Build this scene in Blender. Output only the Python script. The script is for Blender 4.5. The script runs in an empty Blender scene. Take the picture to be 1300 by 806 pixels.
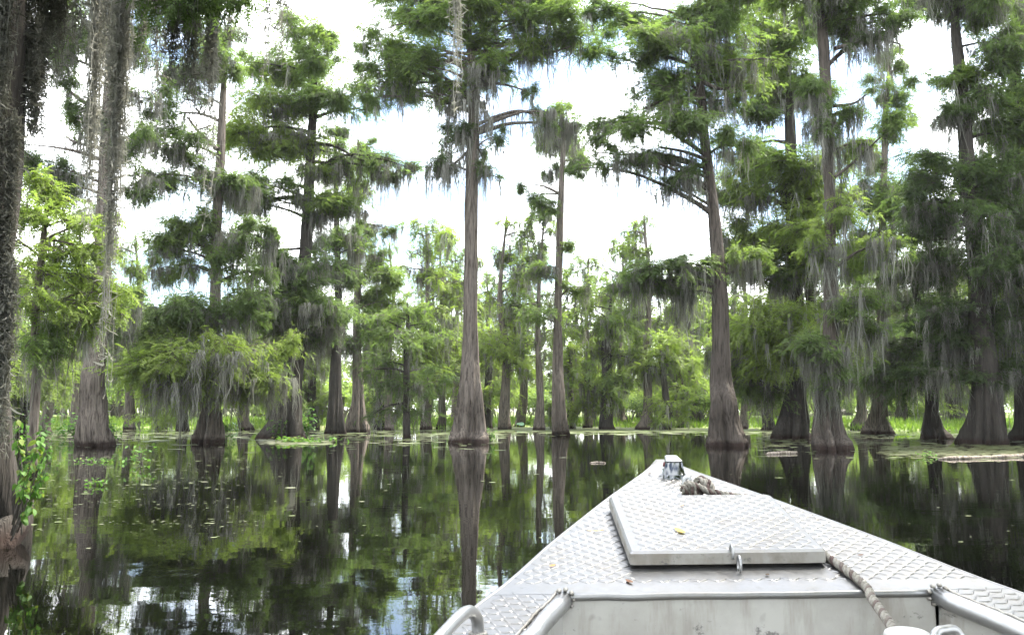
import bpy, math, random
import numpy as np
from mathutils import Vector

# ------------------------------------------------------------------ camera, light, exposure
sc = bpy.context.scene
C = sc.collection
F = 1100.0                       # focal length in photo pixels (1300 x 806)
EYE = 1.25                       # eye height above the water
PITCH = math.atan(119 / F)
cd = bpy.data.cameras.new('camera'); cam = bpy.data.objects.new('camera', cd); C.objects.link(cam)
cd.sensor_width = 36.0; cd.lens = F / 1300 * 36.0; cd.clip_start = 0.05; cd.clip_end = 3000
cam.location = (0, 0, EYE); cam.rotation_euler = (math.pi / 2 + PITCH, 0, 0)
sc.camera = cam
sc.view_settings.view_transform = 'Standard'; sc.view_settings.look = 'None'
sc.view_settings.gamma = 1.0; sc.view_settings.use_curve_mapping = False
sc.view_settings.exposure = 2.3
sc.render.engine = 'CYCLES'
sc.cycles.max_bounces = 8; sc.cycles.diffuse_bounces = 4; sc.cycles.glossy_bounces = 4
sc.cycles.transmission_bounces = 6; sc.cycles.transparent_max_bounces = 4
sc.cycles.use_denoising = True
sc.cycles.caustics_reflective = False; sc.cycles.caustics_refractive = False

SUN_EL = math.radians(58); SUN_AZ = math.radians(52)      # azimuth from +Y towards +X
w = bpy.data.worlds.new('World'); sc.world = w; w.use_nodes = True
nt = w.node_tree; nt.nodes.clear()
def N(t, ty, **kw):
    n = t.nodes.new(ty)
    for k, v in kw.items(): setattr(n, k, v)
    return n
out = N(nt, 'ShaderNodeOutputWorld'); bg = N(nt, 'ShaderNodeBackground'); bg.inputs[1].default_value = 0.1
sky = N(nt, 'ShaderNodeTexSky', sky_type='NISHITA', sun_disc=False, sun_elevation=SUN_EL, sun_rotation=SUN_AZ)
tcw = N(nt, 'ShaderNodeTexCoord'); mp = N(nt, 'ShaderNodeMapping'); mp.inputs['Scale'].default_value = (1, 1, 1.6)
mp.inputs['Location'].default_value = (1.37, 0.6, 0.35)
nz = N(nt, 'ShaderNodeTexNoise'); nz.inputs['Scale'].default_value = 4.2; nz.inputs['Detail'].default_value = 6
nz.inputs['Roughness'].default_value = 0.5
rmp = N(nt, 'ShaderNodeValToRGB'); rmp.color_ramp.elements[0].position = 0.43; rmp.color_ramp.elements[1].position = 0.56
mixw = N(nt, 'ShaderNodeMix', data_type='RGBA'); mixw.inputs['B'].default_value = (14.2, 14.5, 14.8, 1)
mskc = N(nt, 'ShaderNodeMix', data_type='FLOAT'); mskc.inputs['A'].default_value = 0.03; mskc.inputs['B'].default_value = 1.0
nt.links.new(tcw.outputs['Generated'], mp.inputs[0]); nt.links.new(mp.outputs[0], nz.inputs[0])
nt.links.new(nz.outputs[0], rmp.inputs[0]); nt.links.new(rmp.outputs[0], mskc.inputs['Factor'])
nt.links.new(mskc.outputs[0], mixw.inputs['Factor']); nt.links.new(sky.outputs[0], mixw.inputs['A'])
nt.links.new(mixw.outputs['Result'], bg.inputs[0]); nt.links.new(bg.outputs[0], out.inputs[0])
sl = bpy.data.lights.new('sun', 'SUN'); sl.energy = 3.4; sl.angle = math.radians(10); sl.color = (1, 0.95, 0.86)
sun = bpy.data.objects.new('sun', sl); C.objects.link(sun)
sdir = Vector((math.sin(SUN_AZ) * math.cos(SUN_EL), math.cos(SUN_AZ) * math.cos(SUN_EL), math.sin(SUN_EL)))
sun.rotation_euler = sdir.to_track_quat('Z', 'Y').to_euler(); sun.location = (0, 0, 40)

# ------------------------------------------------------------------ helpers
rng = np.random.default_rng(7); random.seed(7)
cp, sp = math.cos(PITCH), math.sin(PITCH)
def at(px, py, D):
    """the point of the place at forward distance D that the lens maps to (px, py)"""
    x = (px - 650) / F; y = -(py - 403) / F
    d = np.array([x, cp - y * sp, sp + y * cp]); t = D / d[1]
    return np.array([0, 0, EYE]) + d * t
def mpp(D): return D / F * 1.006
def water_dist(py):              # distance where the water meets row py
    y = -(py - 403) / F
    return -EYE * (cp - y * sp) / (sp + y * cp)

def tri_mesh(name, V, T, tint=None, smooth=False):
    V = np.asarray(V, np.float32); T = np.asarray(T, np.int32)
    me = bpy.data.meshes.new(name)
    me.vertices.add(len(V)); me.vertices.foreach_set('co', V.ravel())
    me.loops.add(T.size); me.loops.foreach_set('vertex_index', T.ravel())
    me.polygons.add(len(T)); me.polygons.foreach_set('loop_start', np.arange(0, T.size, 3, dtype=np.int32))
    if smooth: me.polygons.foreach_set('use_smooth', np.ones(len(T), bool))
    me.update(calc_edges=True); me.validate()
    if tint is not None:
        a = me.attributes.new('tint', 'FLOAT', 'POINT'); a.data.foreach_set('value', np.asarray(tint, np.float32))
    return me
class Geo:
    def __init__(s): s.V, s.T, s.A, s.n = [], [], [], 0
    def add(s, V, T, tint=0.5):
        V = np.asarray(V, float).reshape(-1, 3); T = np.asarray(T, int).reshape(-1, 3)
        s.V.append(V); s.T.append(T + s.n); s.n += len(V)
        s.A.append(np.full(len(V), tint) if np.isscalar(tint) else np.asarray(tint).ravel())
    def quads(s, V, Q, tint=0.5):
        Q = np.asarray(Q, int); s.add(V, np.concatenate([Q[:, [0, 1, 2]], Q[:, [0, 2, 3]]]), tint)
    def build(s, name, mat, parent=None, origin=(0, 0, 0), smooth=False):
        if not s.V: return None
        V = np.concatenate(s.V) - np.asarray(origin)
        me = tri_mesh(name, V, np.concatenate(s.T), np.concatenate(s.A), smooth)
        me.materials.append(mat)
        return link(name, me, parent, origin if parent is None else (0, 0, 0))
def link(name, me, parent=None, loc=(0, 0, 0)):
    o = bpy.data.objects.new(name, me); C.objects.link(o); o.location = loc
    if parent is not None: o.parent = parent
    return o
def thing(name, label, cat, loc=(0, 0, 0), group=None):
    o = bpy.data.objects.new(name, None); C.objects.link(o); o.location = loc; o.empty_display_size = 0.2
    return tag(o, label, cat, group)
def tag(o, label=None, cat=None, group=None, kind=None):
    if label: o['label'] = label
    if cat: o['category'] = cat
    if group: o['group'] = group
    if kind: o['kind'] = kind
    return o
def copy_tree(root, loc, rz, s, label=None):
    r = root.copy(); C.objects.link(r); r.location = loc; r.rotation_euler = (0, 0, rz); r.scale = s
    if label: r['label'] = label
    for ch in list(root.children):
        c = ch.copy(); C.objects.link(c); c.parent = r
    return r

def frames(P):
    P = np.asarray(P, float); d = np.gradient(P, axis=0); d /= np.linalg.norm(d, axis=1)[:, None] + 1e-9
    ref = np.array([0., 0, 1]) if abs(d[:, 2]).mean() < 0.8 else np.array([0., 1, 0])
    a = np.cross(d, ref); a /= np.linalg.norm(a, axis=1)[:, None] + 1e-9
    return d, a, np.cross(d, a)
def tube(geo, P, R, sides=6, tint=0.5, cap=True):
    P = np.asarray(P, float); R = np.broadcast_to(np.asarray(R, float), (len(P),)); d, a, b = frames(P)
    th = np.arange(sides) * 2 * math.pi / sides
    ring = P[:, None] + R[:, None, None] * (a[:, None] * np.cos(th)[None, :, None] + b[:, None] * np.sin(th)[None, :, None])
    V = ring.reshape(-1, 3); n = len(P)
    i = np.arange(n - 1)[:, None] * sides; j = np.arange(sides)[None]; k = (j + 1) % sides
    Q = np.stack([i + j, i + k, i + sides + k, i + sides + j], -1).reshape(-1, 4)
    T = np.concatenate([Q[:, [0, 1, 2]], Q[:, [0, 2, 3]]])
    if cap:
        V = np.concatenate([V, P[:1], P[-1:]])
        c0 = [[n * sides, (q + 1) % sides, q] for q in range(sides)]
        c1 = [[n * sides + 1, (n - 1) * sides + q, (n - 1) * sides + (q + 1) % sides] for q in range(sides)]
        T = np.concatenate([T, c0, c1])
    geo.add(V, T, tint)
def resample(P, n):
    """Catmull-Rom through the control points"""
    P = np.asarray(P, float); m = len(P)
    if m == 2: return P[0] + (P[1] - P[0]) * np.linspace(0, 1, n)[:, None]
    Q = np.vstack([2 * P[0] - P[1], P, 2 * P[-1] - P[-2]]); t = np.linspace(0, m - 1 - 1e-6, n); i = t.astype(int); f = (t - i)[:, None]
    p0, p1, p2, p3 = Q[i], Q[i + 1], Q[i + 2], Q[i + 3]
    return 0.5 * (2 * p1 + (p2 - p0) * f + (2 * p0 - 5 * p1 + 4 * p2 - p3) * f ** 2 + (3 * p1 - p0 - 3 * p2 + p3) * f ** 3)

# ------------------------------------------------------------------ materials
def mat(name):
    m = bpy.data.materials.new(name); m.use_nodes = True; t = m.node_tree; t.nodes.clear()
    o = N(t, 'ShaderNodeOutputMaterial'); b = N(t, 'ShaderNodeBsdfPrincipled'); t.links.new(b.outputs[0], o.inputs[0])
    return m, t, b, o
def ramp(t, src, stops):
    r = N(t, 'ShaderNodeValToRGB'); e = r.color_ramp.elements
    while len(e) < len(stops): e.new(0.5)
    for k, (p, c) in enumerate(stops): e[k].position = p; e[k].color = (*c, 1)
    t.links.new(src, r.inputs[0]); return r.outputs[0]
def noise(t, scale, detail=4, vec=None, coords='Object', stretch=None, rough=0.55):
    n = N(t, 'ShaderNodeTexNoise'); n.inputs['Scale'].default_value = scale; n.inputs['Detail'].default_value = detail
    n.inputs['Roughness'].default_value = rough
    if vec is None: vec = N(t, 'ShaderNodeTexCoord').outputs[coords]
    if stretch:
        m = N(t, 'ShaderNodeMapping'); m.inputs['Scale'].default_value = stretch; t.links.new(vec, m.inputs[0]); vec = m.outputs[0]
    t.links.new(vec, n.inputs['Vector']); return n.outputs[0]
def math_(t, op, a, b=None):
    n = N(t, 'ShaderNodeMath', operation=op)
    for k, v in enumerate((a, b)):
        if v is None: continue
        if isinstance(v, (int, float)): n.inputs[k].default_value = v
        else: t.links.new(v, n.inputs[k])
    return n.outputs[0]
def mixc(t, f, a, b, blend='MIX'):
    n = N(t, 'ShaderNodeMix', data_type='RGBA', blend_type=blend)
    for k, v in (('Factor', f), ('A', a), ('B', b)):
        if isinstance(v, tuple): n.inputs[k].default_value = (*v, 1)
        elif isinstance(v, (int, float)): n.inputs[k].default_value = v
        else: t.links.new(v, n.inputs[k])
    return n.outputs['Result']
def bump(t, b, h, strength=0.3, dist=0.02):
    n = N(t, 'ShaderNodeBump'); n.inputs['Strength'].default_value = strength; n.inputs['Distance'].default_value = dist
    t.links.new(h, n.inputs['Height']); t.links.new(n.outputs[0], b.inputs['Normal'])

def leaf_mat(name, stops, transl=0.6, rough=0.55, through=(1.0, 1.1, 0.7)):
    m, t, b, o = mat(name)
    a = N(t, 'ShaderNodeAttribute', attribute_name='tint')
    oi = N(t, 'ShaderNodeObjectInfo'); sx = N(t, 'ShaderNodeSeparateColor'); t.links.new(oi.outputs['Color'], sx.inputs[0])
    col = ramp(t, math_(t, 'ADD', a.outputs['Fac'], math_(t, 'SUBTRACT', sx.outputs[0], 1.0)), stops)   # each bough carries its own leaf tint, painted shade and sun included
    t.links.new(col, b.inputs['Base Color']); b.inputs['Roughness'].default_value = rough
    b.inputs['Specular IOR Level'].default_value = 0.3
    tr = N(t, 'ShaderNodeBsdfTranslucent')
    t.links.new(mixc(t, 1.0, col, through, 'MULTIPLY'), tr.inputs[0])
    mx = N(t, 'ShaderNodeMixShader'); mx.inputs[0].default_value = transl
    t.links.new(b.outputs[0], mx.inputs[1]); t.links.new(tr.outputs[0], mx.inputs[2]); t.links.new(mx.outputs[0], o.inputs[0])
    return m
M = {}
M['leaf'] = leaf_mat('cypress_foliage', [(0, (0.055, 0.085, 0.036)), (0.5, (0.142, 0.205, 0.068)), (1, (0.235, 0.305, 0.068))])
M['broadleaf'] = leaf_mat('broad_leaf', [(0, (0.06, 0.13, 0.03)), (0.7, (0.12, 0.24, 0.045)), (1, (0.26, 0.25, 0.06))], 0.45, 0.6)
M['moss'] = leaf_mat('spanish_moss', [(0, (0.10, 0.10, 0.078)), (1, (0.33, 0.325, 0.285))], 0.35, 0.9, (.97, .97, .86))
M['duckweed'] = leaf_mat('duckweed', [(0, (0.10, 0.10, 0.045)), (0.5, (0.12, 0.15, 0.06)), (1, (0.19, 0.19, 0.13))], 0.1, 0.6)
M['grass'] = leaf_mat('bank_grass', [(0, (0.10, 0.17, 0.03)), (1, (0.22, 0.32, 0.05))], 0.45, 0.6)
M['fallen_leaf'] = leaf_mat('fallen_leaf', [(0, (0.08, 0.05, 0.03)), (0.5, (0.55, 0.2, 0.06)), (1, (0.72, 0.5, 0.12))], 0.25, 0.5)
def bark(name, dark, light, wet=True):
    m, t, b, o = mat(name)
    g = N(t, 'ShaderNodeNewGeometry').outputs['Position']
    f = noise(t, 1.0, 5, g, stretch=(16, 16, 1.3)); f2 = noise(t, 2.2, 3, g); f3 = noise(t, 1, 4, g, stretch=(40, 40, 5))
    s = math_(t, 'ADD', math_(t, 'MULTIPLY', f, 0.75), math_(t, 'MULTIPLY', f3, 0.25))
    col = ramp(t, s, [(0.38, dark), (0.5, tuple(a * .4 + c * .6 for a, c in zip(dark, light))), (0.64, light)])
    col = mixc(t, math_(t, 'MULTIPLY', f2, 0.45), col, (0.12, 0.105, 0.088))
    if wet:                                             # tannin-stained band above the waterline
        sx = N(t, 'ShaderNodeSeparateXYZ'); t.links.new(g, sx.inputs[0])
        z = math_(t, 'ADD', sx.outputs[2], math_(t, 'MULTIPLY', f2, -0.22))
        k = ramp(t, z, [(0.0, (1, 1, 1)), (0.14, (0, 0, 0))])
        col = mixc(t, k, col, (0.03, 0.019, 0.0145))
    t.links.new(col, b.inputs['Base Color']); b.inputs['Roughness'].default_value = 0.9
    b.inputs['Specular IOR Level'].default_value = 0.2
    bump(t, b, s, 1.0, 0.10); return m
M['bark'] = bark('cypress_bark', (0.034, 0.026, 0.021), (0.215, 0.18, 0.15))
M['bark_dark_shade'] = bark('dark_shaded_bark', (0.012, 0.0105, 0.009), (0.052, 0.045, 0.039))  # dark bark tone that also holds the shade on right and near trunks
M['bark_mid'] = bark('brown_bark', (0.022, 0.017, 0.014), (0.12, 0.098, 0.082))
M['twig'] = bark('twig_bark', (0.05, 0.043, 0.035), (0.17, 0.15, 0.125), False)

def water_mat():
    m, t, b, o = mat('swamp_water')
    g = N(t, 'ShaderNodeNewGeometry').outputs['Position']
    b.inputs['Base Color'].default_value = (0.0014, 0.0015, 0.001, 1); b.inputs['Roughness'].default_value = 0.004
    b.inputs['IOR'].default_value = 1.333
    n1 = noise(t, 1.0, 2, g, stretch=(0.9, 1.5, 1)); n2 = noise(t, 1.0, 2, g, stretch=(5, 9, 1)); n3 = noise(t, 0.25, 2, g)
    h = math_(t, 'ADD', math_(t, 'MULTIPLY', n1, 1.0), math_(t, 'MULTIPLY', math_(t, 'MULTIPLY', n2, n3), 0.28))
    # rings where something touched the surface
    for (cx, cy, r0) in RINGS:
        d = N(t, 'ShaderNodeVectorMath', operation='DISTANCE'); t.links.new(g, d.inputs[0]); d.inputs[1].default_value = (cx, cy, 0)
        dd = d.outputs['Value']
        wv = math_(t, 'SINE', math_(t, 'MULTIPLY', dd, 2 * math.pi / 0.085))
        fall = N(t, 'ShaderNodeMapRange'); fall.inputs[1].default_value = r0; fall.inputs[2].default_value = r0 * 0.35
        t.links.new(dd, fall.inputs[0])
        h = math_(t, 'ADD', h, math_(t, 'MULTIPLY', math_(t, 'MULTIPLY', wv, fall.outputs[0]), 0.1))
    bump(t, b, h, 1.0, 0.0022); return m
_r = at(225, 726, water_dist(726)); _r2 = at(350, 716, water_dist(716))
RINGS = [(_r[0], _r[1], 0.34), (_r2[0], _r2[1], 0.3)]
M['water'] = water_mat()
def simple(name, c, rough=0.6, metal=0.0):
    m, t, b, o = mat(name); b.inputs['Base Color'].default_value = (*c, 1); b.inputs['Roughness'].default_value = rough
    b.inputs['Metallic'].default_value = metal; return m
def soil():
    m, t, b, o = mat('bank_soil'); g = N(t, 'ShaderNodeNewGeometry').outputs['Position']
    f = noise(t, 0.35, 5, g); f2 = noise(t, 3.0, 4, g)
    col = ramp(t, f, [(0.35, (0.10, 0.15, 0.04)), (0.5, (0.17, 0.25, 0.05)), (0.65, (0.21, 0.2, 0.09))])
    col = mixc(t, math_(t, 'MULTIPLY', f2, 0.5), col, (0.09, 0.09, 0.04))
    t.links.new(col, b.inputs['Base Color']); b.inputs['Roughness'].default_value = 0.95; bump(t, b, f2, 0.8, 0.1); return m
M['soil'] = soil()
def alu(name, base=(0.21, 0.212, 0.214), rough=0.36, dirt=0.25, metal=0.95, scale=6.0, grime=(0.2, 0.185, 0.16), smudge=0.0):
    m, t, b, o = mat(name); co = N(t, 'ShaderNodeTexCoord').outputs['Object']
    f = noise(t, scale, 6, co, rough=0.65); f2 = noise(t, scale * 7, 4, co)
    k = ramp(t, f, [(0.42, (0, 0, 0)), (0.72, (1, 1, 1))])
    col = mixc(t, math_(t, 'MULTIPLY', k, dirt), base, grime)
    spots = ramp(t, noise(t, scale * 3.1, 3, co), [(0.62, (0, 0, 0)), (0.70, (1, 1, 1))])
    col = mixc(t, math_(t, 'MULTIPLY', spots, dirt * 0.9), col, (0.16, 0.15, 0.14))
    if smudge:                                          # scuffs, tar marks and drip streaks
        dr_ = ramp(t, noise(t, 1.0, 5, co, stretch=(9, 9, 1.6), rough=0.7), [(0.5, (0, 0, 0)), (0.68, (1, 1, 1))])
        col = mixc(t, math_(t, 'MULTIPLY', dr_, smudge), col, (0.17, 0.14, 0.105))
        sm = ramp(t, noise(t, 1.0, 7, co, stretch=(11, 11, 17), rough=0.75), [(0.60, (0, 0, 0)), (0.66, (1, 1, 1))])
        col = mixc(t, math_(t, 'MULTIPLY', sm, smudge * 1.3), col, (0.06, 0.058, 0.06))
        wn = N(t, 'ShaderNodeTexNoise'); wn.inputs['Scale'].default_value = 2.2; t.links.new(co, wn.inputs['Vector'])
        col = mixc(t, math_(t, 'MULTIPLY', wn.outputs[0], smudge * .5), col, (0.24, 0.225, 0.20))
    t.links.new(col, b.inputs['Base Color']); b.inputs['Metallic'].default_value = metal
    r = N(t, 'ShaderNodeMapRange'); r.inputs[3].default_value = rough - 0.1; r.inputs[4].default_value = rough + 0.16
    t.links.new(f2, r.inputs[0]); t.links.new(r.outputs[0], b.inputs['Roughness'])
    bump(t, b, f2, 0.12, 0.004); return m
M['alu'] = alu('aluminium_plate', dirt=0.45, smudge=.28)
M['alu_panel'] = alu('weathered_aluminium_panel', (0.44, 0.43, 0.405), 0.55, 0.6, 0.2, 3.4, smudge=.6)
M['alu_edge'] = alu('grimy_aluminium_edge', (0.33, 0.315, 0.29), 0.5, 0.75, 0.4, 14.0, (0.12, 0.095, 0.07), smudge=.75)
M['alu_pipe'] = alu('aluminium_pipe', (0.36, 0.36, 0.365), 0.34, 0.3, 0.85, 9.0)
M['dark_reflect_chrome'] = simple('dark_reflect_chrome', (0.10, 0.105, 0.11), 0.12, 1.0)  # dark surroundings' reflection put into the metal's base colour
M['red_lens'] = simple('red_lens', (0.12, 0.01, 0.015), 0.2)
M['plastic'] = alu('white_plastic', (0.4, 0.39, 0.37), 0.45, 0.3, 0.0, 12.0)
def rope_mat():
    m, t, b, o = mat('rope_fibre'); a = N(t, 'ShaderNodeAttribute', attribute_name='tint')
    co = N(t, 'ShaderNodeTexCoord').outputs['Object']
    f = noise(t, 90, 4, co); f2 = noise(t, 7, 3, co)
    col = ramp(t, f, [(0.3, (0.13, 0.12, 0.1)), (0.7, (0.25, 0.235, 0.205))])
    col = mixc(t, math_(t, 'MULTIPLY', a.outputs['Fac'], ramp(t, f2, [(0.35, (0.5, 0.5, 0.5)), (0.5, (1, 1, 1))])), col, (0.07, 0.045, 0.04))
    t.links.new(col, b.inputs['Base Color']); b.inputs['Roughness'].default_value = 0.9; bump(t, b, f, 0.6, 0.003); return m
M['rope'] = rope_mat()

# ------------------------------------------------------------------ setting: water and ground
def sheet(name, x0, x1, y0, y1, nx, ny, fz, material):
    X, Y = np.meshgrid(np.linspace(x0, x1, nx), y0 + (y1 - y0) * np.linspace(0, 1, ny) ** 2.0)
    V = np.stack([X, Y, fz(X, Y)], -1).reshape(-1, 3); i = (np.arange(ny - 1)[:, None] * nx + np.arange(nx - 1)[None]).ravel()
    g = Geo(); g.quads(V, np.stack([i, i + 1, i + nx + 1, i + nx], -1)); o = g.build(name, material, smooth=True)
    o['kind'] = 'structure'; return o
def shore(x): return 66 + 3.5 * np.sin(x * 0.16 + 1) + 2.0 * np.sin(x * 0.43) - 6.0 / (1 + np.exp(-(x - 22) / 3.0))
def ground_z(X, Y):
    d = Y - shore(X); k = np.clip(d / 5.0, -1, 1)
    return np.where(d > 0, 0.04 + 0.4 * k + 0.05 * np.sin(X * 0.9) * np.sin(Y * 0.7) * k, 0.9 * k) + np.clip(d - 5, 0, 60) * 0.006
g = sheet('ground', -500, 500, -80, 700, 220, 130, ground_z, M['soil'])
V = np.array([[-499, -79, 0], [499, -79, 0], [499, 140, 0], [-499, 140, 0]], float)
gw = Geo(); gw.quads(V, [[0, 1, 2, 3]]); wo = gw.build('water', M['water']); wo['kind'] = 'structure'

# ------------------------------------------------------------------ cypress builder
def spray_template(seed, n=5):
    r = np.random.default_rng(seed); V, T = [], []
    for k in range(n):
        x = 0.08 + 0.82 * k / (n - 1)
        for s in (-1, 1):
            L = 0.32 * (1 - 0.5 * x) * r.uniform(0.75, 1.2); xo = x + r.uniform(-.03, .03)
            b0 = [xo - 0.075, 0, -0.30 * xo ** 2]; b1 = [xo + 0.085, 0, -0.30 * (xo + .05) ** 2]
            xt = xo + 0.13 + r.uniform(-.03, .05)
            T.append([len(V), len(V) + 1, len(V) + 2]); V += [b0, b1, [xt, s * L, -0.30 * xt ** 2 - r.uniform(0, .10)]]
    T.append([len(V), len(V) + 1, len(V) + 2]); V += [[0.85, -0.04, -.22], [0.85, 0.04, -.22], [1.12, 0, -.38]]
    return np.array(V), np.array(T)
TPL = [spray_template(k) for k in range(4)]
def unit(v): return v / (np.linalg.norm(v, axis=-1, keepdims=True) + 1e-9)
def add_sprays(geo, P, Dir, S, tint):
    n = len(P)
    if n == 0: return
    x = unit(Dir); up = unit(np.array([0, 0, 1.0]) + rng.normal(0, 0.42, (n, 3)))
    y = unit(np.cross(up, x)); z = np.cross(x, y)
    which = rng.integers(0, len(TPL), n)
    for k, (V0, T0) in enumerate(TPL):
        s = which == k; m = int(s.sum())
        if not m: continue
        Rm = np.stack([x[s], y[s], z[s]], 1)
        V = P[s][:, None] + S[s][:, None, None] * np.einsum('vi,mij->mvj', V0, Rm)
        T = (T0[None] + (np.arange(m) * len(V0))[:, None, None]).reshape(-1, 3)
        geo.add(V, T, np.repeat(tint[s], len(V0)))
def add_strands(geo, A, L, W, segs=4, wander=0.09, tint=None):
    n = len(A)
    if n == 0: return
    t = np.linspace(0, 1, segs + 1); az = rng.uniform(0, math.pi, n); side = np.stack([np.cos(az), np.sin(az), np.zeros(n)], -1)
    wob = np.cumsum(rng.normal(0, 1, (n, segs + 1, 2)), 1) * (wander * L[:, None, None] / segs ** 0.5 * 0.8); wob -= wob[:, :1]
    P = np.repeat(A[:, None], segs + 1, 1); P[:, :, :2] += wob; P[:, :, 2] -= L[:, None] * t[None]
    wd = W[:, None] * (1 - 0.85 * t ** 1.5)[None] * rng.uniform(0.55, 1.3, (n, segs + 1))
    V = np.stack([P - side[:, None] * wd[..., None] / 2, P + side[:, None] * wd[..., None] / 2], 2)
    i = (np.arange(n)[:, None] * (segs + 1) + np.arange(segs)[None]).ravel() * 2
    T = np.concatenate([np.stack([i, i + 1, i + 3], -1), np.stack([i, i + 3, i + 2], -1)])
    if tint is None: tint = rng.uniform(0, 1, n)
    geo.add(V, T, np.repeat(tint, (segs + 1) * 2))
def add_tufts(geo, anchors, L, k=9, spread=0.09, width=0.03, segs=4):
    n = len(anchors)
    if n == 0: return
    kk = k; A = np.repeat(anchors, kk, 0); r = np.abs(rng.normal(0, 1, n * kk)); az = rng.uniform(0, 6.28, n * kk)
    A = A + np.stack([np.cos(az) * r * spread, np.sin(az) * r * spread, rng.uniform(-.05, .05, n * kk)], -1)
    Ls = np.repeat(L, kk) * np.clip(1.1 - 0.5 * r + rng.normal(0, .15, n * kk), .15, 1.2)
    tint = np.clip(np.repeat(rng.uniform(.1, .9, n), kk) + rng.normal(0, .15, n * kk), 0, 1)
    add_strands(geo, A, Ls, width * rng.uniform(.6, 1.4, n * kk), segs, 0.12, tint)

def two_mats(name, leaf_g, wood_g, ml, mw):
    g = Geo(); g.add(np.concatenate(leaf_g.V), np.concatenate(leaf_g.T), np.concatenate(leaf_g.A)); nl = len(g.T[0])
    g.add(np.concatenate(wood_g.V), np.concatenate(wood_g.T)); T = np.concatenate(g.T)
    me = tri_mesh(name, np.concatenate(g.V), T, np.concatenate(g.A)); me.materials.append(ml); me.materials.append(mw)
    mi = np.zeros(len(T), np.int32); mi[nl:] = 1; me.polygons.foreach_set('material_index', mi); return me
def make_bough(seed, nsp=560, spray=.235, K=40):
    """one feathery spread of branchlets, a metre in radius, grown from its centre"""
    global rng
    rng = np.random.default_rng(seed); lf, wd = Geo(), Geo(); az = np.sort(rng.uniform(0, 6.28, K)); rr = np.clip(np.abs(rng.normal(0, .65, K)) + .22, 0, 1.8) * (.8 + .3 * np.sin(az * 2 + rng.uniform(0, 6)))
    e = np.stack([np.cos(az) * rr, np.sin(az) * rr * .9, rng.normal(.05, .3, K) - .2 * rr], -1); s0 = rng.normal(0, .1, (K, 3)) * np.array([1, 1, .5])
    mid = (e + s0) / 2 + np.array([0, 0, .13]) + rng.normal(0, .05, (K, 3))
    for q in range(K): tube(wd, np.array([s0[q], mid[q], e[q]]), [.012, .008, .003], 3, cap=False)
    idx = rng.integers(0, K, nsp); t = rng.uniform(.12, 1.05, nsp)[:, None]
    pos = (1 - t) ** 2 * s0[idx] + 2 * t * (1 - t) * mid[idx] + t ** 2 * e[idx] + rng.normal(0, .11, (nsp, 3)) * np.array([1, 1, .7])
    dr = unit(e[idx] - s0[idx]) + rng.normal(0, .55, (nsp, 3)); dr[:, 2] = dr[:, 2] * .6 - .4
    add_sprays(lf, pos, dr, spray * rng.uniform(.6, 1.25, nsp), np.clip(.5 + rng.normal(0, .1, nsp), 0, 1))
    return two_mats('bough', lf, wd, M['leaf'], M['twig'])
def make_moss(seed, n=40):
    global rng
    rng = np.random.default_rng(seed); g = Geo(); az = rng.uniform(0, 6.28, n); r = rng.uniform(0, 1, n) ** .6
    A = np.stack([np.cos(az) * r, np.sin(az) * r, rng.normal(-.05, .1, n)], -1); add_tufts(g, A, rng.gamma(1.6, .45, n) + .15, 20, .065, .022, 6)
    me = tri_mesh('moss_clump', np.concatenate(g.V), np.concatenate(g.T), np.concatenate(g.A)); me.materials.append(M['moss']); return me
BOUGHS = [make_bough(900 + k) for k in range(7)]; MOSSES = [make_moss(950 + k) for k in range(5)]
def trunk_mesh(geo, P, R, sides=22, flute=0.2, base_h=2.2, seed=0, dz0=0.0):
    """fluted, buttressed stem; P from below the water upward"""
    r = np.random.default_rng(seed); P = np.asarray(P); n = len(P); d, a, b = frames(P)
    th = np.arange(sides) * 2 * math.pi / sides
    h = P[:, 2] - dz0; k = np.clip(1 - h / base_h, 0, 1) ** 1.1
    ph = r.uniform(0, 6.28, 6); tw = r.uniform(-.25, .25)
    prof = np.zeros((n, sides))
    for q, (f, am) in enumerate(((3, .3), (5, .55), (8, .55), (11, .35))):
        prof += am * (1 - 2 * np.abs(np.sin(f / 2 * (th[None] + tw * h[:, None] * .5) + ph[q])))
    amp = flute * k + 0.045
    wob = 0.03 * np.sin(h[:, None] * 2.3 + th[None] * 2 + ph[4]) + r.normal(0, .012, (n, sides))
    rad = R[:, None] * (1 + amp[:, None] * (prof - .55) + wob)
    V = P[:, None] + rad[..., None] * (a[:, None] * np.cos(th)[None, :, None] + b[:, None] * np.sin(th)[None, :, None])
    i = np.arange(n - 1)[:, None] * sides; j = np.arange(sides)[None]; kq = (j + 1) % sides
    geo.quads(V.reshape(-1, 3), np.stack([i + j, i + kq, i + sides + kq, i + sides + j], -1).reshape(-1, 4))

def limb(geo, p0, p1, r0, r1, seed, sag=0.12, sides=6):
    r = np.random.default_rng(seed); L = np.linalg.norm(p1 - p0); n = max(5, int(L / 0.35))
    t = np.linspace(0, 1, n)[:, None]; P = p0 + (p1 - p0) * t
    P[:, 2] += (np.sin(t * math.pi) * sag * L * r.uniform(.3, 1.2))[:, 0]
    j = np.cumsum(r.normal(0, 1, (n, 3)), 0) * 0.035 * L / n ** 0.5; j -= j[-1] * t; P += j * np.sin(t * math.pi) ** .5
    tube(geo, P, r0 + (r1 - r0) * t[:, 0] ** .7, sides, cap=False); return P

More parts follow.
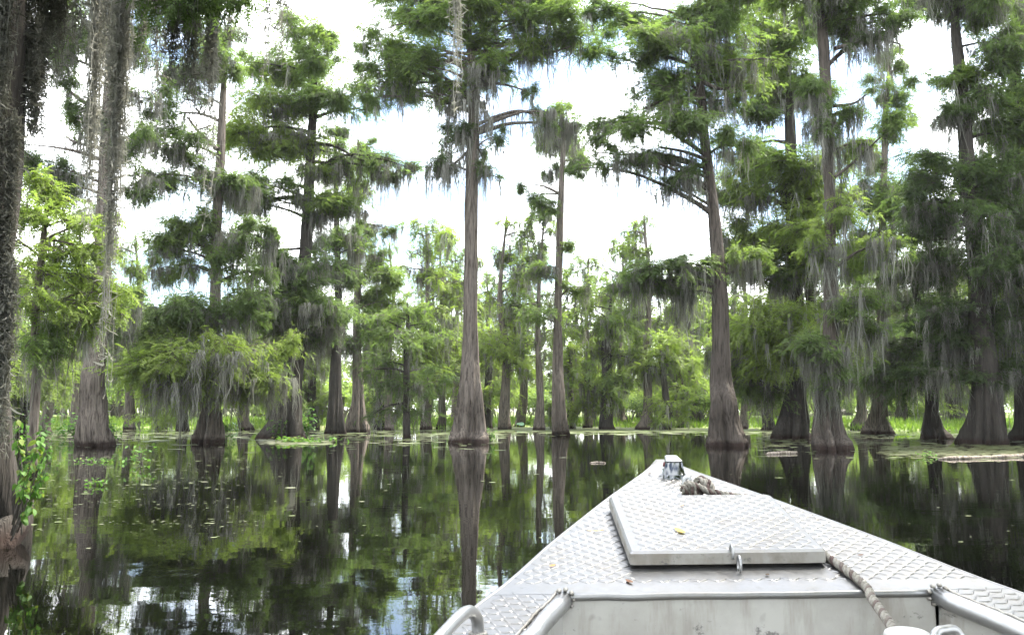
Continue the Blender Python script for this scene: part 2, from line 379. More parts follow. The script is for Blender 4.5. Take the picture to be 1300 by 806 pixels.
def cypress(name, label, group, D, trunk, blobs, seed, bark_m='bark', spray=0.31, cover=.8, moss_len=1.15,
            stems=(), limbs=(), depth=1.0, base_h=3.0, sides=40, moss_w=0.032, moss_amt=1.0, flute=0.4, cat='tree', extra=None, to=at, bare_z=0.0, boughs=1):
    """trunk: (px, py, width px) from the waterline up; blobs: (px, py, rx, rz, tint, moss)"""
    global rng
    rng = np.random.default_rng(seed * 13 + 5); s = mpp(D)
    ctrl = np.array([to(px, py, D) for px, py, wd in trunk]); rad = np.array([wd * s / 2 for *_, wd in trunk])
    yoff = np.cumsum(rng.normal(0, .12, len(ctrl))); yoff[0] = 0; ctrl[:, 1] += np.clip(yoff, -.5, .5)
    ctrl[0, 2] = 0.0
    base = ctrl[0].copy(); base0 = base; fill = []
    n = int(np.clip((ctrl[-1, 2]) / 0.28, 14, 80))
    PR = resample(np.hstack([ctrl, rad[:, None]]), n)
    PR = np.vstack([PR[0] + np.array([0, 0, -.7, rad[0] * .12]), PR])
    P, R = PR[:, :3], np.maximum(PR[:, 3], .012)
    wood, crown, moss, tw = Geo(), Geo(), Geo(), Geo()
    trunk_mesh(wood, P, R, sides, flute, base_h, seed)
    paths = [(P, R)]
    for st in stems:
        c2 = np.array([to(px, py, D) for px, py, wd in st]); r2 = np.array([wd * s / 2 for *_, wd in st])
        c2[1:, 1] += rng.uniform(-.5, .5)
        q = resample(np.hstack([c2, r2[:, None]]), 26); trunk_mesh(wood, q[:, :3], q[:, 3], 12, 0, .1, seed + 3); paths.append((q[:, :3], q[:, 3]))
    anchors, wts = [], []
    for li, lb in enumerate(limbs):                     # limbs seen bare against the sky
        c2 = np.array([to(px, py, D) for px, py, wd in lb]); c2[1:, 1] += np.linspace(.1, rng.uniform(-1, 1), len(c2) - 1)
        q = resample(c2, 18); tube(wood, q, np.interp(np.linspace(0, 1, 18), np.linspace(0, 1, len(lb)), [wd * s / 2 for *_, wd in lb]), 7, cap=False)
        anchors.append(q[4:]); wts.append(np.full(14, .6))
    blobs = list(blobs)
    tpx, tpy = trunk[-1][:2]; blobs.append((tpx + rng.uniform(-6, 6), tpy + 6, 14, 9, blobs[0][4], .3))
    for bl in list(blobs):                              # smaller satellite sprays loosen every mass
        if rng.uniform() < .75:
            sg = rng.choice([-1, 1]); blobs.append((bl[0] + sg * bl[2] * rng.uniform(.7, 1.25), bl[1] + bl[3] * rng.uniform(-.9, 1.6), bl[2] * .55, bl[3] * .6, np.clip(bl[4] + rng.normal(0, .08), 0, 1), bl[5], .75))
    for bi, bl in enumerate(blobs):
        px, py, rx, rz, tint, ms = bl[:6]; dens = bl[6] if len(bl) > 6 else 1.0
        c = to(px, py, D); rxm, rzm = rx * s * 1.3, rz * s * 1.4
        c[1] += bl[7] if len(bl) > 7 else rng.uniform(-1, 1) * min(rxm * .8, 1.8) * depth
        # where the limb leaves the stem
        bp = min(paths, key=lambda pr: np.abs(pr[0] - c).sum(1).min())
        hd = np.linalg.norm(c[:2] - bp[0][:, :2], axis=1).min()
        za = np.clip(c[2] - rng.uniform(-.15, .45) * hd - .1, max(1.6, bare_z), bp[0][-1, 2] - .05); ia = int(np.abs(bp[0][:, 2] - za).argmin())
        r0 = np.clip(bp[1][ia] * .5, .02, .03 + .03 * max(hd, .5))
        lp = limb(wood, bp[0][ia], c, r0, .018, seed * 100 + bi)
        m = len(lp); anchors.append(lp[m // 3:]); wts.append(np.full(m - m // 3, ms))
        if boughs and rxm > .35:
            for q in range(boughs * 2 + (rxm > 1.2)):
                pos = c + rng.uniform(-1, 1, 3) * np.array([rxm * .75, rxm * .7 * depth, rzm * .85]) - base0
                sz = rxm * rng.uniform(.5, 1.05); fill.append(('bough', BOUGHS[int(rng.integers(0, 7))], pos, (sz, sz * depth, max(min(rzm * 1.3, sz * 1.3), sz * .6)), 1 + tint - .5 + rng.normal(0, .05)))
            if ms > .25 and rng.uniform() < ms * .85:
                fill.append(('moss_clump', MOSSES[int(rng.integers(0, 5))], c - base0, (rxm * .8, rxm * .7, moss_len * rng.uniform(.4, 1.15) * (.45 + .6 * ms)), 1))
        ns = max(3, int(round(rxm * rzm * 3.0)))
        for k in range(ns):
            u = unit(rng.normal(0, 1, 3)) * rng.uniform(.15, 1) ** .5
            pc = c + u * np.array([rxm, rxm * depth, rzm]) * .85
            pr = np.array([rxm, rxm * depth, rzm * 1.1]) * rng.uniform(.5, .8); pr[2] = min(pr[2], pr[0] * .6) * rng.uniform(.8, 1.2)
            sb = limb(tw, lp[rng.integers(m // 2, m)], pc, .02, .009, seed * 1000 + bi * 20 + k, .1, 4)
            area = math.pi * pr[0] * max(pr[2], .16); nsp = int(area * cover * dens / (.16 * spray ** 2)) + 6
            K = max(5, int(nsp / 14)); az = rng.uniform(0, 6.28, K); rr = np.clip(np.abs(rng.normal(0, .62, K)) + .22, 0, 1.75)
            e = pc + np.stack([np.cos(az) * rr * pr[0], np.sin(az) * rr * pr[1], rng.normal(0, .75, K) * pr[2] - .22 * rr * pr[0]], -1)
            st_ = pc + rng.normal(0, .12, (K, 3)) * pr
            mid = (e + st_) / 2; mid[:, 2] += .12 * pr[0]
            for q in range(0, K, 1):
                tube(tw, np.array([st_[q], mid[q], e[q]]), [.011, .008, .004], 3, cap=False)
            idx = rng.integers(0, K, nsp); t = rng.uniform(.1, 1.05, nsp)[:, None]
            pos = (1 - t) ** 2 * st_[idx] + 2 * t * (1 - t) * mid[idx] + t ** 2 * e[idx] + rng.normal(0, .05 + .09 * pr[0], (nsp, 3)) * np.array([1, 1, .55])
            dr = unit(e[idx] - st_[idx]) + rng.normal(0, .55, (nsp, 3)); dr[:, 2] = dr[:, 2] * .6 - .25
            tn = np.clip(tint + rng.normal(0, .07) + rng.normal(0, .09, nsp), 0, 1)
            add_sprays(crown, pos, dr, spray * rng.uniform(.6, 1.25, nsp), tn)
            nm = rng.poisson(ms * moss_amt * (1.0 + 4.6 * pr[0]))
            if nm:
                ii = rng.integers(0, K, nm); tt = rng.uniform(.1, .95, nm)[:, None]
                am = (1 - tt) * st_[ii] + tt * e[ii] - np.array([0, 0, .12])
                add_tufts(moss, am, moss_len * rng.gamma(2.2, .3, nm) * (.5 + .6 * ms) + .12, 9, .075, moss_w)
    if anchors:
        A = np.concatenate(anchors); wt = np.concatenate(wts); keep = rng.uniform(0, 1, len(A)) < wt * .75 * min(1, moss_amt)
        A = A[keep]
        add_tufts(moss, A - np.array([0, 0, .03]), moss_len * rng.gamma(2.2, .33, len(A)) + .15, 10, .08, moss_w)
    if extra: extra(wood, crown, moss, tw, P, R)
    root = thing(name, label, cat, tuple(base), group)
    wood.build('trunk', M[bark_m], root, base, smooth=True)
    for q in (tw.build('twigs', M['twig'], root, base), crown.build('crown', M['leaf'], root, base), moss.build('hanging_moss', M['moss'], root, base)):
        if q: q['kind'] = 'stuff'
    for nm_, me_, p_, s_, c_ in fill:
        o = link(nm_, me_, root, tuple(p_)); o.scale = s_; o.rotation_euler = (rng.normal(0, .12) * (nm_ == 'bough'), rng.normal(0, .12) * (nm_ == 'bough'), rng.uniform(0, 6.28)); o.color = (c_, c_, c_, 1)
        o['kind'] = 'stuff'
    return root
#TREES_BEGIN
exec_trees = True
# ------------------------------------------------------------------ the cypresses one can tell apart
G = 'moss-hung cypresses standing in the water'
def WD(py): return water_dist(py)
cypress('cypress_tree', 'grey fluted cypress beside the leafy shrub\'s channel, its base ringed by floating weed', G, WD(566),
    [(122,566,60),(121,545,47),(120,515,37),(121,485,30),(123,440,24),(128,395,21),(130,300,20),(133,200,18),(135,100,16),(137,0,15),(138,-60,11)],
    [(70,75,32,32,.4,.6),(100,140,25,20,.35,.6),(45,190,28,24,.35,.6),(170,180,25,20,.5,.5),(185,225,20,20,.45,.5),(160,60,28,24,.5,.5),(95,25,30,22,.5,.5),
     (65,235,30,14,.35,.8),(185,120,20,16,.55,.5),(155,420,16,26,.4,.9),(165,385,18,20,.45,.8),(20,60,30,30,.4,.6),(100,-20,50,20,.5,.4),(180,-10,40,20,.5,.4)], 1,
    limbs=[[(128,142,7),(100,125,5),(72,103,3)],[(133,190,5),(95,180,4),(70,165,2.5)]])
cypress('cypress_tree', 'young cypress in sunlit lime tint with layered boughs behind the moss-draped leaning trunk', G, 17.5,
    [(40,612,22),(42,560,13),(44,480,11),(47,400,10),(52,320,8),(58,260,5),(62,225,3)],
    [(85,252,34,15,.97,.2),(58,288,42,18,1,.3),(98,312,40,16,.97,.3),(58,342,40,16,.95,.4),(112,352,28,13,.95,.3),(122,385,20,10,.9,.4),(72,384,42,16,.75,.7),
     (45,420,34,20,.5,1),(42,240,18,10,.95,.2),(112,283,24,12,1,.3),(88,415,26,10,.7,.8),(70,445,30,12,.4,1)], 2, spray=.23, cover=2.0, moss_len=.7, moss_w=.014, base_h=.8, sides=14, boughs=0)  # near-full tints put the sunlit lime glow into the leaf colour
cypress('cypress_tree', 'cypress with broad brown flared base half hidden by drooping feathery lower boughs', G, WD(562),
    [(262,562,50),(263,548,42),(265,520,28),(267,490,20),(268,440,15),(268,380,14),(269,310,13),(273,250,13),(276,190,12),(279,130,9),(281,80,7),(282,40,4)],
    [(285,85,25,26,.6,.4),(250,72,30,20,.45,.6),(240,198,35,16,.45,.6),(222,225,25,11,.4,.8),(300,235,33,11,.45,.9),(215,308,30,18,.65,.5),(245,288,33,20,.55,.5),
     (305,300,30,16,.5,.6),(200,338,20,16,.65,.5),(310,340,25,14,.45,.6),(240,398,40,18,.35,.7),(300,385,25,14,.4,.6),(230,432,35,20,.6,.7),(290,450,48,22,.85,.8),
     (212,470,30,22,.6,.8),(258,480,48,20,.7,.9),(318,480,26,18,.8,.8),(288,30,24,16,.5,.4),(210,160,25,14,.45,.7),(330,300,20,12,.5,.7),(292,455,50,20,.95,.8,1,-2.2),(252,486,45,17,.85,.9,1,-2.2),(225,440,30,14,.7,.8,1,-2)], 3,
    limbs=[[(276,190,6),(250,165,4),(228,140,3)]])
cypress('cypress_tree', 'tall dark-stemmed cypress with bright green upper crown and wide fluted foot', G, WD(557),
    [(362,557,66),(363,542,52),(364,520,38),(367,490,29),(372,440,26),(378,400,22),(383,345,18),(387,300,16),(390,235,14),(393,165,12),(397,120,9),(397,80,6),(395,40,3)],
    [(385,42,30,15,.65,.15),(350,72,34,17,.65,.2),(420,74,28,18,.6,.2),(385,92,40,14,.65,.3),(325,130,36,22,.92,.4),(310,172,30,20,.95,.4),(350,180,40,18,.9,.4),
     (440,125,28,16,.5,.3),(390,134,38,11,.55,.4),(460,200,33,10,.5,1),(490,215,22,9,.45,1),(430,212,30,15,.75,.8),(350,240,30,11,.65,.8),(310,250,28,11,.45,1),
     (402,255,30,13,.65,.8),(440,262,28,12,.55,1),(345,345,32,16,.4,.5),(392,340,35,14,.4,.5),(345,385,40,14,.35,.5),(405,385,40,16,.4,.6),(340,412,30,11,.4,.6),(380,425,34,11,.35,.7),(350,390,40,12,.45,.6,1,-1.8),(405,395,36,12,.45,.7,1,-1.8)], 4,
    bark_m='bark_dark_shade', limbs=[[(388,250,6),(350,252,5),(315,262,4),(296,268,3)],[(391,182,6),(425,185,4),(452,200,3),(490,212,2)],[(390,205,6),(420,208,4),(445,225,3)],[(385,315,4),(350,318,3),(332,325,2)]])
cypress('cypress_tree', 'slim twisted cypress, partner of the one with the narrower neck close beside it', G, WD(551),
    [(424,551,28),(425,535,22),(425,500,17),(427,450,13),(429,400,10),(429,330,8),(427,270,7),(426,200,5),(427,160,3)],
    [(425,350,26,14,.5,1),(418,392,26,16,.45,1.),(425,250,18,12,.5,.8),(420,205,18,12,.55,.6),(405,440,24,11,.4,.9),(440,300,20,11,.5,.8),(412,310,18,10,.45,.8)], 5, bark_m='bark_dark_shade')
cypress('cypress_tree', 'cypress with swollen foot and narrow neck, right of its slim twisted partner', G, WD(549),
    [(455,549,34),(455,535,28),(456,510,18),(455,470,13),(454,420,10),(455,350,8),(455,300,7),(456,230,5),(456,180,3)],
    [(465,380,30,13,.65,.7),(455,310,22,12,.55,.8),(463,240,20,13,.6,.8),(482,350,22,11,.65,.5),(455,202,18,12,.6,.6),(448,432,26,11,.45,.9),(480,410,22,10,.6,.6),(440,345,20,12,.5,.8),(475,285,18,9,.6,.7)], 6)
cypress('cypress_tree', 'short dark cypress with flat tiered boughs and a straight pole-thin stem', G, WD(556),
    [(516,556,13),(516,540,10),(516,500,9),(517,470,8),(517,440,7),(518,410,5),(518,385,3)],
    [(518,392,26,7,.6,.2),(492,407,28,8,.55,.3),(545,410,30,8,.6,.3),(500,430,40,9,.45,.4),(545,438,28,9,.5,.5),(490,460,26,10,.4,.6),(530,468,38,9,.5,.6),(502,490,34,9,.35,.8),(545,490,24,9,.4,.8),(505,518,28,6,.35,.5)], 7,
    bark_m='bark_dark_shade', base_h=.8, sides=14, cover=1.5, boughs=0)
def t7_extra(wood, crown, moss, tw, P, R):
    D = WD(562)
    for (px, py, L) in ((612,130,2.2),(618,140,1.8),(606,128,2.0),(624,150,1.4),(590,128,1.3),(582,118,1.0)):
        a = np.repeat(at(px, py, D - .5)[None], 2, 0); add_tufts(moss, a, np.array([L, L * .7]), 12, .12, .035)
cypress('cypress_tree', 'tallest cypress, straight bare grey trunk with open crown and twisted flaring base', G, WD(562),
    [(594,562,58),(595,550,50),(596,530,41),(597,505,34),(597,475,27),(597,445,22),(597,390,19),(598,320,18.5),(598,260,18),(600,190,17),(601,140,15),(602,100,13),(597,60,11),(592,20,9),(592,-30,7),(593,-80,4)],
    [(540,8,35,14,.5,.2),(640,18,45,16,.65,.3),(480,50,25,15,.6,.2),(530,68,42,14,.72,.3),(642,72,32,15,.72,.4),(728,42,36,11,.55,.3),(690,58,24,11,.5,.5),(597,88,18,12,.7,.5),
     (595,117,28,10,.65,.9),(550,110,20,10,.65,.3),(497,108,28,15,.45,.3),(470,128,14,15,.5,.2),(565,168,24,10,.3,1,.5),(560,212,22,12,.25,1,.5),(626,176,15,10,.35,.8),(617,216,10,6,.35,.6),
     (676,118,12,10,.45,.6),(600,-20,70,18,.65,.3),(520,-10,40,14,.5,.3),(680,-5,40,11,.55,.3),(702,146,22,11,.5,1.),(560,32,35,14,.6,.3),(640,46,40,13,.65,.4),(692,26,34,11,.6,.3),(505,86,30,12,.6,.3),(620,98,24,9,.65,.6),(545,90,28,10,.65,.3)], 8,
    limbs=[[(607,158,5),(630,147,4.5),(660,141,4),(685,149,3)],[(601,60,5),(575,45,4),(545,30,3)],[(603,80,5),(640,70,4),(690,68,3),(725,58,2)],[(600,185,4),(585,200,3.5),(565,225,2.5)]], extra=t7_extra)
cypress('cypress_tree', 'slender cypress with small high crown next to the tallest straight trunk', G, WD(552),
    [(710,552,26),(709,535,20),(708,500,17),(708,465,14),(708,430,12),(708,390,10),(710,320,9.5),(711,270,9),(713,220,7),(715,170,5),(713,140,3)],
    [(722,180,24,17,.75,.6),(695,180,14,9,.55,.3),(700,215,15,7,.4,.5),(678,248,15,12,.35,.3),(735,205,12,9,.55,.4),(690,266,15,6,.45,.3),(692,342,18,9,.65,.4),(733,362,20,9,.65,.5),(722,310,14,7,.65,.3),(690,400,20,8,.6,.6)], 9)
cypress('cypress_tree', 'big grey cypress with bulging foot and wide crown leaning towards open sky, beside the bow', G, WD(566),
    [(923,566,68),(922,552,58),(920,535,48),(918,512,38),(917,485,30),(916,450,25),(915,410,22),(913,350,19),(909,280,16),(904,225,14.5),(897,160,13),(893,110,12),(890,60,10),(889,20,8),(892,-30,6)],
    [(778,12,26,9,.4,.2),(840,18,42,15,.5,.3),(800,72,20,10,.4,.2),(850,65,36,13,.55,.3),(825,120,36,15,.35,.6),(770,152,26,12,.45,.4),(832,168,42,18,.55,.5),(758,190,22,16,.4,.5),
     (840,198,30,11,.5,.8),(800,205,25,12,.4,.8),(890,30,30,17,.45,.4),(930,40,35,22,.75,.4),(935,80,32,17,.7,.6),(915,120,25,12,.55,.9),(935,185,22,14,.6,.9),(870,230,20,7,.35,.9),
     (890,0,50,18,.55,.3),(930,-12,40,14,.6,.3),(825,345,35,10,.45,.9),(790,362,22,11,.55,.8),(850,355,25,11,.4,.8),(880,340,25,9,.45,.8),(945,330,20,12,.65,.6),(850,100,25,10,.4,.6)], 10,
    bark_m='bark_mid', limbs=[[(896,125,6),(870,123,5),(840,130,4),(815,142,3)],[(893,105,6),(915,112,4),(940,98,3)],[(902,205,6),(870,192,4),(840,185,3)],[(889,40,5),(860,38,4),(820,42,2.5)],[(912,360,7),(890,345,5),(850,338,4),(800,350,2.5)]])
cypress('cypress_tree', 'dark forked cypress behind the weeping light green bough near the two close-set feet', G, WD(557),
    [(1008,557,58),(1009,545,48),(1011,520,36),(1014,480,26),(1017,430,21),(1012,370,17),(1005,300,16),(1001,220,15),(998,150,13),(995,90,11),(992,30,9),(990,-30,6)],
    [(960,25,40,26,.78,.5),(1000,40,35,22,.65,.6),(975,95,50,17,.65,.7),(1010,110,35,15,.55,.9),(950,150,30,9,.45,1.),(960,215,40,22,.82,.7),(1000,225,45,22,.8,.7),(930,195,22,17,.7,.8),
     (1030,255,35,22,.8,.8),(975,300,40,22,.85,.8),(940,245,25,17,.65,.9),(1020,320,35,16,.75,.8),(945,320,25,14,.45,.8),(960,355,40,14,.4,.7),(965,418,40,17,.88,.5),(992,438,35,18,.82,.6),
     (950,455,30,20,.6,.7),(1010,400,30,11,.65,.6),(975,482,35,17,.4,.9),(942,482,15,14,.55,.9),(965,420,45,18,.95,.6,1,-2.2),(990,446,40,20,.9,.7,1,-2.4),(1042,432,30,14,.7,.9,1,-2.2),(1000,300,40,16,.85,.7,1,-2.0),(1030,340,34,14,.8,.7,1,-2)], 11, bark_m='bark_dark_shade', cover=.95,
    stems=[[(1016,450,14),(1034,390,14),(1026,330,12),(1012,280,10),(1020,230,8)]])
cypress('cypress_tree', 'cypress with reddish ribbed foot and moss beard, in front of the forked cypress', G, WD(571),
    [(1056,571,54),(1056,558,49),(1056,535,42),(1057,510,34),(1058,480,26),(1058,420,20),(1058,350,16),(1060,250,14.5),(1057,180,15),(1055,100,15),(1050,20,14),(1048,-30,11),(1047,-80,7)],
    [(1030,0,40,17,.55,.4),(1090,18,35,15,.4,.5),(1112,42,28,11,.35,.7),(1075,180,25,12,.65,.5),(1085,260,25,17,.75,.6),(1060,300,25,20,.8,.9),(1085,330,35,14,.75,.9),(1070,380,28,14,.55,1),
     (1110,310,25,12,.75,.8),(1050,440,28,15,.45,1.1),(1060,482,20,12,.45,1.2),(1100,410,35,12,.5,.9),(1035,160,22,14,.5,.9),(1025,130,20,14,.45,1),(1080,140,14,9,.4,.8),(1090,-20,50,16,.5,.3)], 12, bark_m='bark_mid', cover=.95,
    limbs=[[(1060,62,6),(1085,54,5),(1115,48,4),(1145,54,2)],[(1060,225,4),(1085,205,3.5),(1110,180,2)],[(1058,135,5),(1085,130,3),(1098,122,2)]], moss_amt=1.0)
cypress('cypress_tree', 'pale-footed cypress wrapped in grey moss before the green bank, thin crooked top', G, WD(551),
    [(1114,551,40),(1115,535,28),(1117,505,19),(1118,460,15),(1118,400,12.5),(1118,340,12),(1117,280,9),(1120,200,8),(1121,150,7),(1124,110,5),(1126,80,3)],
    [(1127,72,17,9,.65,.4),(1113,114,18,9,.65,.5),(1140,124,16,8,.55,.5),(1152,142,20,9,.55,.6),(1130,170,24,12,.65,.8),(1100,195,24,11,.55,.5),(1145,230,20,12,.55,.6),(1113,250,30,15,.55,.6),
     (1140,290,35,16,.5,.7),(1105,340,25,13,.45,.8),(1130,380,35,13,.4,.8),(1140,430,38,13,.35,1.1),(1118,455,34,13,.4,1.2),(1112,480,22,10,.4,1.2)], 13, moss_amt=1.0)
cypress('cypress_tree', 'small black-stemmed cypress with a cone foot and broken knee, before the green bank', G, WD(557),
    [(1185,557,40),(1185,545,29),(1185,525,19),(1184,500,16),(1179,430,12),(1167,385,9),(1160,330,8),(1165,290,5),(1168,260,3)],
    [(1165,300,30,13,.3,.7),(1150,340,30,13,.3,.8),(1190,350,30,13,.25,.8),(1170,400,30,13,.25,.8),(1148,480,30,17,.2,.6),(1200,420,30,13,.2,.7),(1190,460,35,14,.2,.8),(1160,440,30,12,.2,.8)], 14,  # low tints paint this tree's shade into its leaves
    bark_m='bark_dark_shade', cover=1.15)
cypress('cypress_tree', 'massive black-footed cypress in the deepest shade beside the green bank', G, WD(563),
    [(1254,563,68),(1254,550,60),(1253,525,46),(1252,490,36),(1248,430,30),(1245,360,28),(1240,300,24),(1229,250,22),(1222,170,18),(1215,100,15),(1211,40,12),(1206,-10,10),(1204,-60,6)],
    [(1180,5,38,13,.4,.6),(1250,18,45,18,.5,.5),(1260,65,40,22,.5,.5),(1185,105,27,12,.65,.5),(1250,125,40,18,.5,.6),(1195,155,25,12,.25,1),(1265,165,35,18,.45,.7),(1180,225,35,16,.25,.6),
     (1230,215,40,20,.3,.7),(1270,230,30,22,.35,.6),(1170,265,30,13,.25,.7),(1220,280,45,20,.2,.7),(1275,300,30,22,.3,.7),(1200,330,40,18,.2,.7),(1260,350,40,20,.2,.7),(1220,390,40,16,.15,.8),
     (1280,410,30,20,.2,.8),(1240,440,40,15,.2,.8),(1205,470,34,11,.2,.6),(1280,470,28,12,.2,.7),(1225,-20,50,16,.4,.4)], 15, bark_m='bark_dark_shade', cover=1.15)  # leaf tints fall lower down, painting the deep shade in
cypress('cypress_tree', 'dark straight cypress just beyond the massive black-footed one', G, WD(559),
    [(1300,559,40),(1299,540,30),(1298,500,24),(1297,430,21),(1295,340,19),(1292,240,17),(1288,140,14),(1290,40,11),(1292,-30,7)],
    [(1290,60,32,24,.45,.5),(1310,120,35,24,.4,.6),(1285,180,28,18,.4,.7),(1320,220,36,24,.3,.6),(1300,270,34,22,.25,.7),(1330,330,36,22,.25,.7),(1300,380,34,20,.2,.8),(1330,430,36,20,.2,.8),(1305,460,30,14,.2,.8),(1330,20,40,25,.45,.4)], 16,  # shade painted in through low leaf tints here too
    bark_m='bark_dark_shade', cover=1.15)

# ------------------------------------------------------------------ the near tree whose moss hangs into view
def near_extra(wood, crown, moss, tw, P, R):
    D = 8.4
    def column(px, y0, y1, wpx, n, dy=0.0, tint=.6, wig=0.012):
        y0 = y0 - 58 if y0 < 0 else y0; n = int(n * 2.0); s = mpp(D + dy); top = at(px, y0, D + dy); L = (y1 - y0) * s
        r = np.abs(rng.normal(0, .5, n)); az = rng.uniform(0, 6.28, n)
        A = top + np.stack([np.cos(az) * r * wpx * s / 2, np.sin(az) * r * wpx * s / 2, rng.uniform(-.1, .1, n)], -1)
        Ls = L * np.clip(rng.uniform(.3, 1.0, n) ** .7 * 1.08 * (1.1 - .35 * r), .15, 1.05)
        segs = 22
        t = np.linspace(0, 1, segs + 1); wob = np.cumsum(rng.normal(0, wig, (n, segs + 1, 2)), 1) * .6 + rng.normal(0, wig * .9, (n, segs + 1, 2)); wob -= wob[:, :1]
        Pp = np.repeat(A[:, None], segs + 1, 1); Pp[:, :, :2] += wob; Pp[:, :, 2] -= Ls[:, None] * t
        az2 = rng.uniform(0, math.pi, n); sd = np.stack([np.cos(az2), np.sin(az2), 0 * az2], -1); wd = .0055 * (1 - .5 * t)[None, :, None]
        Vv = np.stack([Pp - sd[:, None] * wd, Pp + sd[:, None] * wd], 2)
        i = (np.arange(n)[:, None] * (segs + 1) + np.arange(segs)[None]).ravel() * 2
        moss.add(Vv, np.concatenate([np.stack([i, i + 1, i + 3], -1), np.stack([i, i + 3, i + 2], -1)]), np.repeat(np.clip(rng.normal(tint, .2, n), 0, 1), (segs + 1) * 2))
        # curly side tendrils
        k = 2; q = Pp[:, 1:].reshape(-1, 3); q = np.repeat(q, k, 0); m = len(q); dv = rng.normal(0, 1, (m, 3)) * np.array([.05, .05, .045]); dv[:, 2] -= .02
        e = q + dv; mid = (q + e) / 2 + rng.normal(0, .014, (m, 3)); o = rng.normal(0, .0035, (m, 3))
        Vt = np.stack([q - o, q + o, mid + o, mid - o, e], 1); b_ = np.arange(m)[:, None] * 5
        Tt = np.concatenate([b_ + np.array([[0, 1, 2]]), b_ + np.array([[0, 2, 3]]), b_ + np.array([[3, 2, 4]])])
        moss.add(Vt, Tt, np.repeat(np.clip(rng.normal(tint, .2, m), 0, 1), 5))
    for a in ((131,-55,300,26,46,1.2,.75),(163,-55,330,26,44,.8,.8),(160,-40,490,16,22,.8,.8),(103,-55,110,9,12,.5,.4),(209,-55,150,10,14,.9,.5),(226,-50,110,24,34,.3,.2),
              (250,-50,165,18,26,.4,.25),(272,-50,120,22,24,.6,.6),(278,-50,285,8,12,.6,.7),(296,-50,60,20,16,.5,.3),(345,-60,105,5,6,1.0,.6),(362,-60,125,6,9,1.0,.6),(581,-85,165,9,13,1.6,.75),
              (190,-55,70,26,18,.6,.3),(85,-55,95,22,26,.2,.1),(62,-40,170,22,30,.1,.1),(40,-40,230,26,36,.0,.12),(26,-60,300,24,40,-.1,.15),(12,-60,420,24,44,-.4,.1),(4,-60,520,20,34,-.45,.2),(20,150,420,12,20,-.3,.1),(15,330,560,12,24,-.35,.25),  # low tints paint the backlit darkness into the trunk's moss
              (50,30,175,12,18,.0,.1),(145,-55,120,20,18,1.0,.5),(240,-50,70,40,26,.2,.2),(75,-50,60,40,30,.3,.1)):
        column(*a)
    for lb in ([(2,-90,30),(60,-112,16),(140,-118,13),(230,-112,10),(300,-116,7),(360,-120,4)], [(4,-110,22),(110,-135,13),(280,-124,11),(430,-122,9),(590,-120,5),(660,-128,3)]):
        q = resample(np.array([at(px, py, D + .25 + k * .2) for k, (px, py, _) in enumerate(lb)]), 26)
        tube(wood, q, np.interp(np.linspace(0, 1, 26), np.linspace(0, 1, len(lb)), [wd * mpp(D) / 2 for *_, wd in lb]), 8, cap=False)
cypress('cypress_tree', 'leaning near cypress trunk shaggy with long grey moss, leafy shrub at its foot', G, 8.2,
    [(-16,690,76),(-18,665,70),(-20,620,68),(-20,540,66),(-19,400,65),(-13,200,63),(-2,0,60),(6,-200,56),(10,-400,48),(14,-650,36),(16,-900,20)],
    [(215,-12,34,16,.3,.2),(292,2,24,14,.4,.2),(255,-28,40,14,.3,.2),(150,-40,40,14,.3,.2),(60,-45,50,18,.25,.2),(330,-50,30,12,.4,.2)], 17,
    spray=.15, cover=2.2, moss_len=.4, moss_w=.008, base_h=.7, extra=near_extra, boughs=0, flute=.14, bark_m='bark_dark_shade', bare_z=6.6, moss_amt=.6)

# ------------------------------------------------------------------ the far stand: five kinds, then copies
GB = 'cypresses of the far stand along the bank'
LB = 'slender moss-hung cypress of the far stand along the bank'
def local(px, py, D): return np.array([px * mpp(60), 0.0, -py * mpp(60)])      # own frame: pixels at 60 m, base at 0
def far_kind(seed, H, w0, first, tint, spread, moss, low, LB, GB):
    r = np.random.default_rng(seed); tr = [(0, 0, w0), (0, -12, w0 * .72), (1, -35, w0 * .5), (r.uniform(-3, 3), -90, w0 * .38), (r.uniform(-6, 6), -H * .6, w0 * .26), (r.uniform(-8, 8), -H, 2)]
    bl = []
    y = low
    while y < H + 6:
        k = (y - low) / (H - low); rx = spread * (1.05 - .45 * k) * r.uniform(.6, 1.15)
        bl.append((r.uniform(-1, 1) * spread * .8, -y, rx * .75, rx * .36, np.clip(tint + r.normal(0, .12), 0, 1), moss * r.uniform(.5, 1.2)))
        y += r.uniform(7, 16)
    return cypress('cypress_tree', LB, GB, 60, tr, bl, seed, bark_m=first, spray=.42, cover=.95, moss_len=1.0, moss_w=.05, sides=12, base_h=1.6, to=local, boughs=0)
kinds = [far_kind(31, 235, 22, 'bark', .8, 30, .6, 80, 'tall pale-stemmed cypress of the far stand, bare below its open crown', 'tall pale cypresses of the far stand'),  # raised tints put the far stand's sunlight into the leaf colour
         far_kind(32, 200, 20, 'bark', .9, 32, .7, 50, 'mid-height light green cypress of the far stand, leafy well down its stem', 'light green cypresses of the far stand'),
         far_kind(33, 150, 26, 'bark_dark_shade', .75, 36, .8, 30, 'squat dark-stemmed cypress of the far stand hung with moss', 'squat dark cypresses of the far stand'),
         far_kind(34, 110, 18, 'bark_dark_shade', .95, 34, .6, 22, 'small bushy bright cypress of the far stand', 'small bushy cypresses of the far stand'),
         far_kind(35, 255, 18, 'bark', .72, 27, .8, 100, 'very tall thin cypress of the far stand with mossy top', 'very tall thin cypresses of the far stand')]
